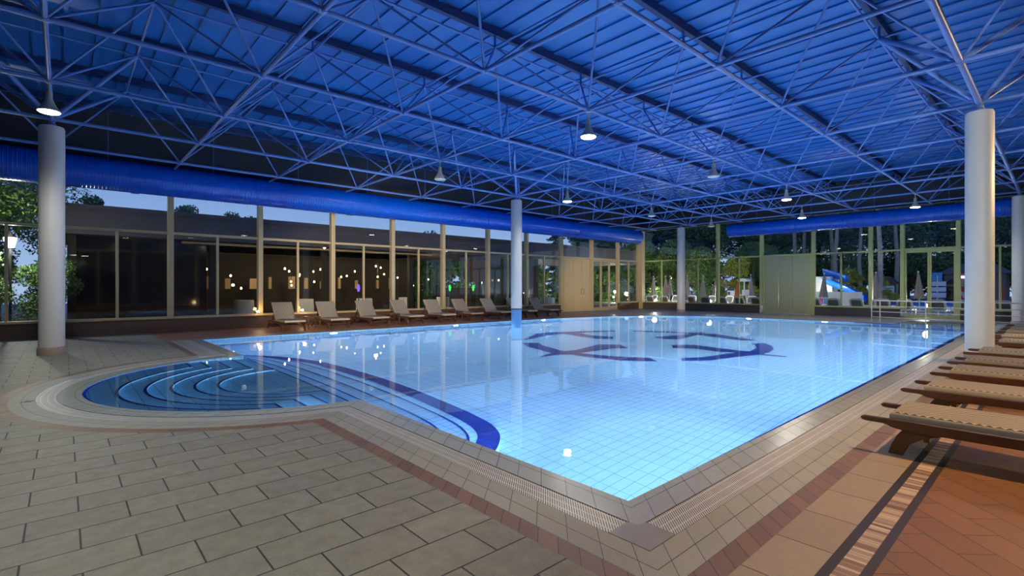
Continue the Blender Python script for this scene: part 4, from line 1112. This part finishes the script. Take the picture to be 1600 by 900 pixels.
# ------------------------------------------------------------------ trees
def leaves(mb, c, rad, n, size, flat=1.0):
    for _ in range(n):
        while True:
            p = Vector((random.uniform(-1, 1), random.uniform(-1, 1), random.uniform(-1, 1)))
            if .25 < p.length < 1: break
        p = Vector((p.x * rad[0], p.y * rad[1], p.z * rad[2])) + Vector(c)
        a = Vector((random.gauss(0, 1), random.gauss(0, 1), random.gauss(0, flat))).normalized()
        b_ = a.cross(Vector((random.gauss(0, 1), random.gauss(0, 1), random.gauss(0, 1)))).normalized()
        s = size * random.uniform(.6, 1.3)
        mb.quad([p - a * s, p + b_ * s * .5, p + a * s, p - b_ * s * .5])
def make_tree(name, h, crown, nb, nl, size, leafm, trunk_r=.16, crown_z=.62, spread=1.0, branches=7):
    t = empty(name, (0, 0, 0))
    mb = MB(); bend = random.uniform(-.25, .25)
    pts = [(0, 0, 0), (bend * .4, 0, h * .3), (bend, bend * .5, h * .65), (bend * .8, 0, h * .92)]
    for a, b_, r0, r1 in zip(pts, pts[1:], (1, .75, .5), (.75, .5, .2)): mb.tube(a, b_, trunk_r * r0, trunk_r * r1, n=9)
    mb.build('trunk', M['bark'], t, smooth=True)
    mb = MB(); cs = []
    for k in range(nb):
        a = random.uniform(0, 2 * PI); r = crown * spread * math.sqrt(random.random()); z = h * crown_z + (h - h * crown_z) * random.uniform(-.35, 1.0)
        r *= max(.25, 1 - max(0, (z - h * crown_z) / (h * (1 - crown_z))) * .6)
        cs.append((r * math.cos(a), r * math.sin(a), z))
    for c_ in cs[:branches]: mb.tube((bend * .7, 0, max(.4, c_[2] - h * .18)), c_, trunk_r * .3, trunk_r * .08, n=6)
    mb.build('branches', M['bark'], t)
    mb = MB()
    for c_ in cs:
        r = crown * random.uniform(.32, .5); leaves(mb, c_, (r, r, r * .75), nl, size)
    mb.build('foliage', leafm, t)
    return t
def scatter(proto, spots, labels, cat, group, s=(.85, 1.15), used=[0]):
    for k, (x, y, sc_) in enumerate(spots):
        o = proto if k == 0 else copy_tree(proto)
        o.location = (x, y, -.03); o.rotation_euler.z = random.uniform(0, 6.28); o.scale = (sc_, sc_, sc_)
        tag(o, labels if isinstance(labels, str) else labels[k], cat, group)
broad = make_tree('broadleaf_tree', 6.0, 2.6, 16, 1500, .062, M['leaf_mid'])
scatter(broad, [(-3.6, 22.8, 1.05), (-1.7, 24.2, .9), (-6.5, 25, 1.2)], ['leafy tree behind the lantern at the far left', 'leafy tree beside the left column outside', 'leafy tree outside the far left frame edge'], 'tree', 'leafy garden trees at the far left')
low = make_tree('garden_bush', 3.0, 1.6, 12, 800, .055, M['leaf_mid'], trunk_r=.07, crown_z=.25)
scatter(low, [(-2.2, 21.4, .8), (-4.4, 21.8, 1.0), (-.35, 22.4, .75), (-3.0, 25.5, 1.3), (-6, 23, 1.1), (-8.5, 25.5, 1.4), (-5.5, 28, 1.5)], ['low bush under the lantern outside the left windows', 'low bush left of the lantern', 'low bush between lantern and dark building', 'tall bush behind the lantern', 'bush at the far left frame edge', 'bush outside beyond the left frame edge', 'tall bush in the back at the far left'], 'bush', 'low bushes outside at far left')
tall = make_tree('roofline_tree', 8.0, 1.5, 11, 300, .10, M['leaf_dark'], crown_z=.62)
scatter(tall, [(1.6, 34, .78), (5.6, 35, .80), (7.6, 36, .78), (9.6, 36, .76), (14.2, 37, .76), (20, 39, .74)],
        ['tree top above the dark roof just right of the left column', 'tree top above the roof in the second window', 'left of two tree tops above the roof by the third post', 'right of two tree tops above the roof by the third post', 'low tree top above the roof in the fourth window', 'small tree top above the roof in the fifth window'], 'tree', 'tree tops above the building')
def make_conifer(name, h, r, leafm, n=46, trunk=.18):
    t = empty(name, (0, 0, 0)); mb = MB(); mb.tube((0, 0, 0), (0, 0, h), trunk, .03, n=9); mb.build('trunk', M['bark'], t, smooth=True)
    mb = MB(); lv = MB()
    for k in range(n):
        z = h * (.12 + .86 * k / n); rr_ = r * (1 - k / n) ** .8 + .2; a = k * 2.4
        e_ = Vector((rr_ * math.cos(a), rr_ * math.sin(a), z - .12 * rr_)); mb.tube((0, 0, z), e_, .04, .012, n=5)
        for q in range(4):
            f = .3 + .22 * q; leaves(lv, (e_.x * f, e_.y * f, z + (e_.z - z) * f), (.2 * r, .2 * r, .16), 70, .12, .5)
    mb.build('branches', M['bark'], t); lv.build('foliage', leafm, t); return t
con = make_conifer('conifer_tree', 9.5, 2.6, M['leaf_blue'])
scatter(con, [(36, 33.4, .78), (44, 36.5, .95), (43, 32.4, .85), (50, 33, .9), (57, 33, 1.1), (50, 38, 1.05)],
        ['dark conifer above the roof left of the solid door', 'dark conifer behind the solid left wall door', 'dark conifer above the glass left wall door', 'dark conifer left of the hall corner', 'tall conifer behind the hall corner', 'dark conifer in the back between the two left wall doors'], 'tree', 'dark conifers beyond the left end of the hall')
den = make_tree('dense_tree', 13.0, 4.6, 26, 900, .18, M['leaf_dark'], trunk_r=.25, crown_z=.30)
DS = [(60, 38, 1), (62, 32, .95), (66, 28, 1.05), (64, 23, .9), (72, 21, 1.1), (66, 17, .95), (74, 13, 1.05), (76, 8, 1.0), (78, 3, 1.05), (80, -2, 1.0), (78, -8, 1.05), (70, -13, 1), (55, 44, 1.0), (84, 14, 1.2), (86, 6, 1.2), (88, -3, 1.2)]
scatter(den, DS, ['dense dark evergreen outside, ' + d_ for d_ in ('left of the far column', 'behind the far column', 'right of the far column', 'above the signboard', 'left of the olive door', 'above the olive door', 'right of the olive door, added', 'behind the slide', 'behind the notice board', 'behind the glass far door', 'behind the kiosk', 'right of the kiosk', 'at the hall corner', 'in the back row above the olive door', 'in the back row behind the slide', 'in the back row behind the kiosk')], 'tree', 'dense evergreens behind the terrace')
mid = make_tree('green_tree', 6.5, 3.0, 18, 700, .14, M['leaf_mid'], crown_z=.34)
scatter(mid, [(46, 30.5, .9), (47, 26.8, .9), (45, 23.2, .75), (52, 21, .85)], ['bright green tree at the far corner outside', 'bright green tree left of the far column', 'bright green tree hidden partly by the far column', 'green tree behind the second far post'], 'tree', 'bright green garden trees')
mid2 = make_tree('garden_tree', 5.0, 2.6, 18, 600, .13, M['leaf_mid'], crown_z=.2)
yel = make_tree('yellow_bush', 4.6, 2.2, 14, 600, .12, M['leaf_yellow'], trunk_r=.08, crown_z=.3)
scatter(mid2, [(20, 33.5, .8), (24, 32.5, .9), (28.5, 33, .85), (33, 34, .9), (24, 38, 1.2), (37.5, 32.2, .9), (42, 31.8, .9), (46.5, 31.5, .9)], ['garden tree seen under the canopy, ' + d_ for d_ in ('left of the standing column', 'right of the standing column', 'left of the solid left wall door', 'behind the glass left wall door', 'in the second row left', 'behind the glass left wall door, right one', 'by the left corner window', 'furthest right by the hall corner')], 'tree', 'garden trees behind the open canopy')
for x, y in ((22, 29.0), (28, 29.0), (33.5, 28.8), (38.5, 28.4), (44, 27.6)):  # lamps added only to light the trees behind the canopy
    q = empty('garden_fill_light', (x, y, -.03)); tag(q, 'small added garden light behind the canopy ' + ('near the standing column' if x < 25 else 'left of the solid door' if x < 32 else 'right of the solid door' if x < 36 else 'behind the glass door' if x < 42 else 'by the hall corner'), 'garden light')
    mb = MB(); mb.tube((0, 0, 0), (0, 0, .45), .03); mb.build('post', M['iron'], q)
    mb = MB(); mb.lathe([(.03, .45), (.08, .5), (.08, .56), (.03, .6)], n=12); mb.build('globe', M['globe'], q, smooth=True)
    light('POINT', 'garden_fill_glow', (x, y - .2, .9), 150, (1, .95, .75), .15)
scatter(yel, [(46, 20.6, .85), (52, 12.6, .62), (52, 10.6, .5)], ['yellow green lit bush right of the far column', 'low yellow green bush above the slide', 'low yellow green bush right of the slide'], 'bush', 'yellow green bushes outside')
def make_pine(h):
    t = empty('pine_tree', (0, 0, 0)); mb = MB()
    for k in range(6): mb.tube((.12 * math.sin(k), .1 * math.cos(k * 1.7), h * k / 6), (.12 * math.sin(k + 1), .1 * math.cos((k + 1) * 1.7), h * (k + 1) / 6), .24 - .025 * k, .24 - .025 * (k + 1), n=10)
    mb.build('trunk', M['pinebark'], t, smooth=True)
    mb = MB(); lv = MB()
    for k in range(9):
        a = k * 2.4; z = h * (.62 + .04 * k); e_ = (1.7 * math.cos(a), 1.7 * math.sin(a), z + .4); mb.tube((0, 0, z), e_, .05, .02, n=6); leaves(lv, e_, (1.1, 1.1, .6), 260, .16)
    mb.build('branches', M['bark'], t); lv.build('foliage', M['leaf_blue'], t); return t
M['pinebark'] = plain('pale_pine_bark', (.28, .27, .25), .9, var=.6, scale=4, bmp=.5)
pn = make_pine(13)
PX = [1241, 1257, 1299, 1307, 1344, 1373, 1400, 1325]
PXX = [56, 58, 60, 55, 57, 50, 62, 66]
scatter(pn, [(X_, ray(p_, X_)[0], s_) for p_, X_, s_ in zip(PX, PXX, (1, .9, 1.05, .95, .9, .95, 1, .9))], ['tall pale pine trunk outside, ' + d_ for d_ in ('above the olive door', 'above the right edge of the olive door', 'just right of the olive door, left one of two', 'just right of the olive door, right one of two', 'above the slide', 'thick one left of the glass far door', 'behind the notice board', 'far back above the slide')], 'tree', 'tall pines by the outdoor pool')
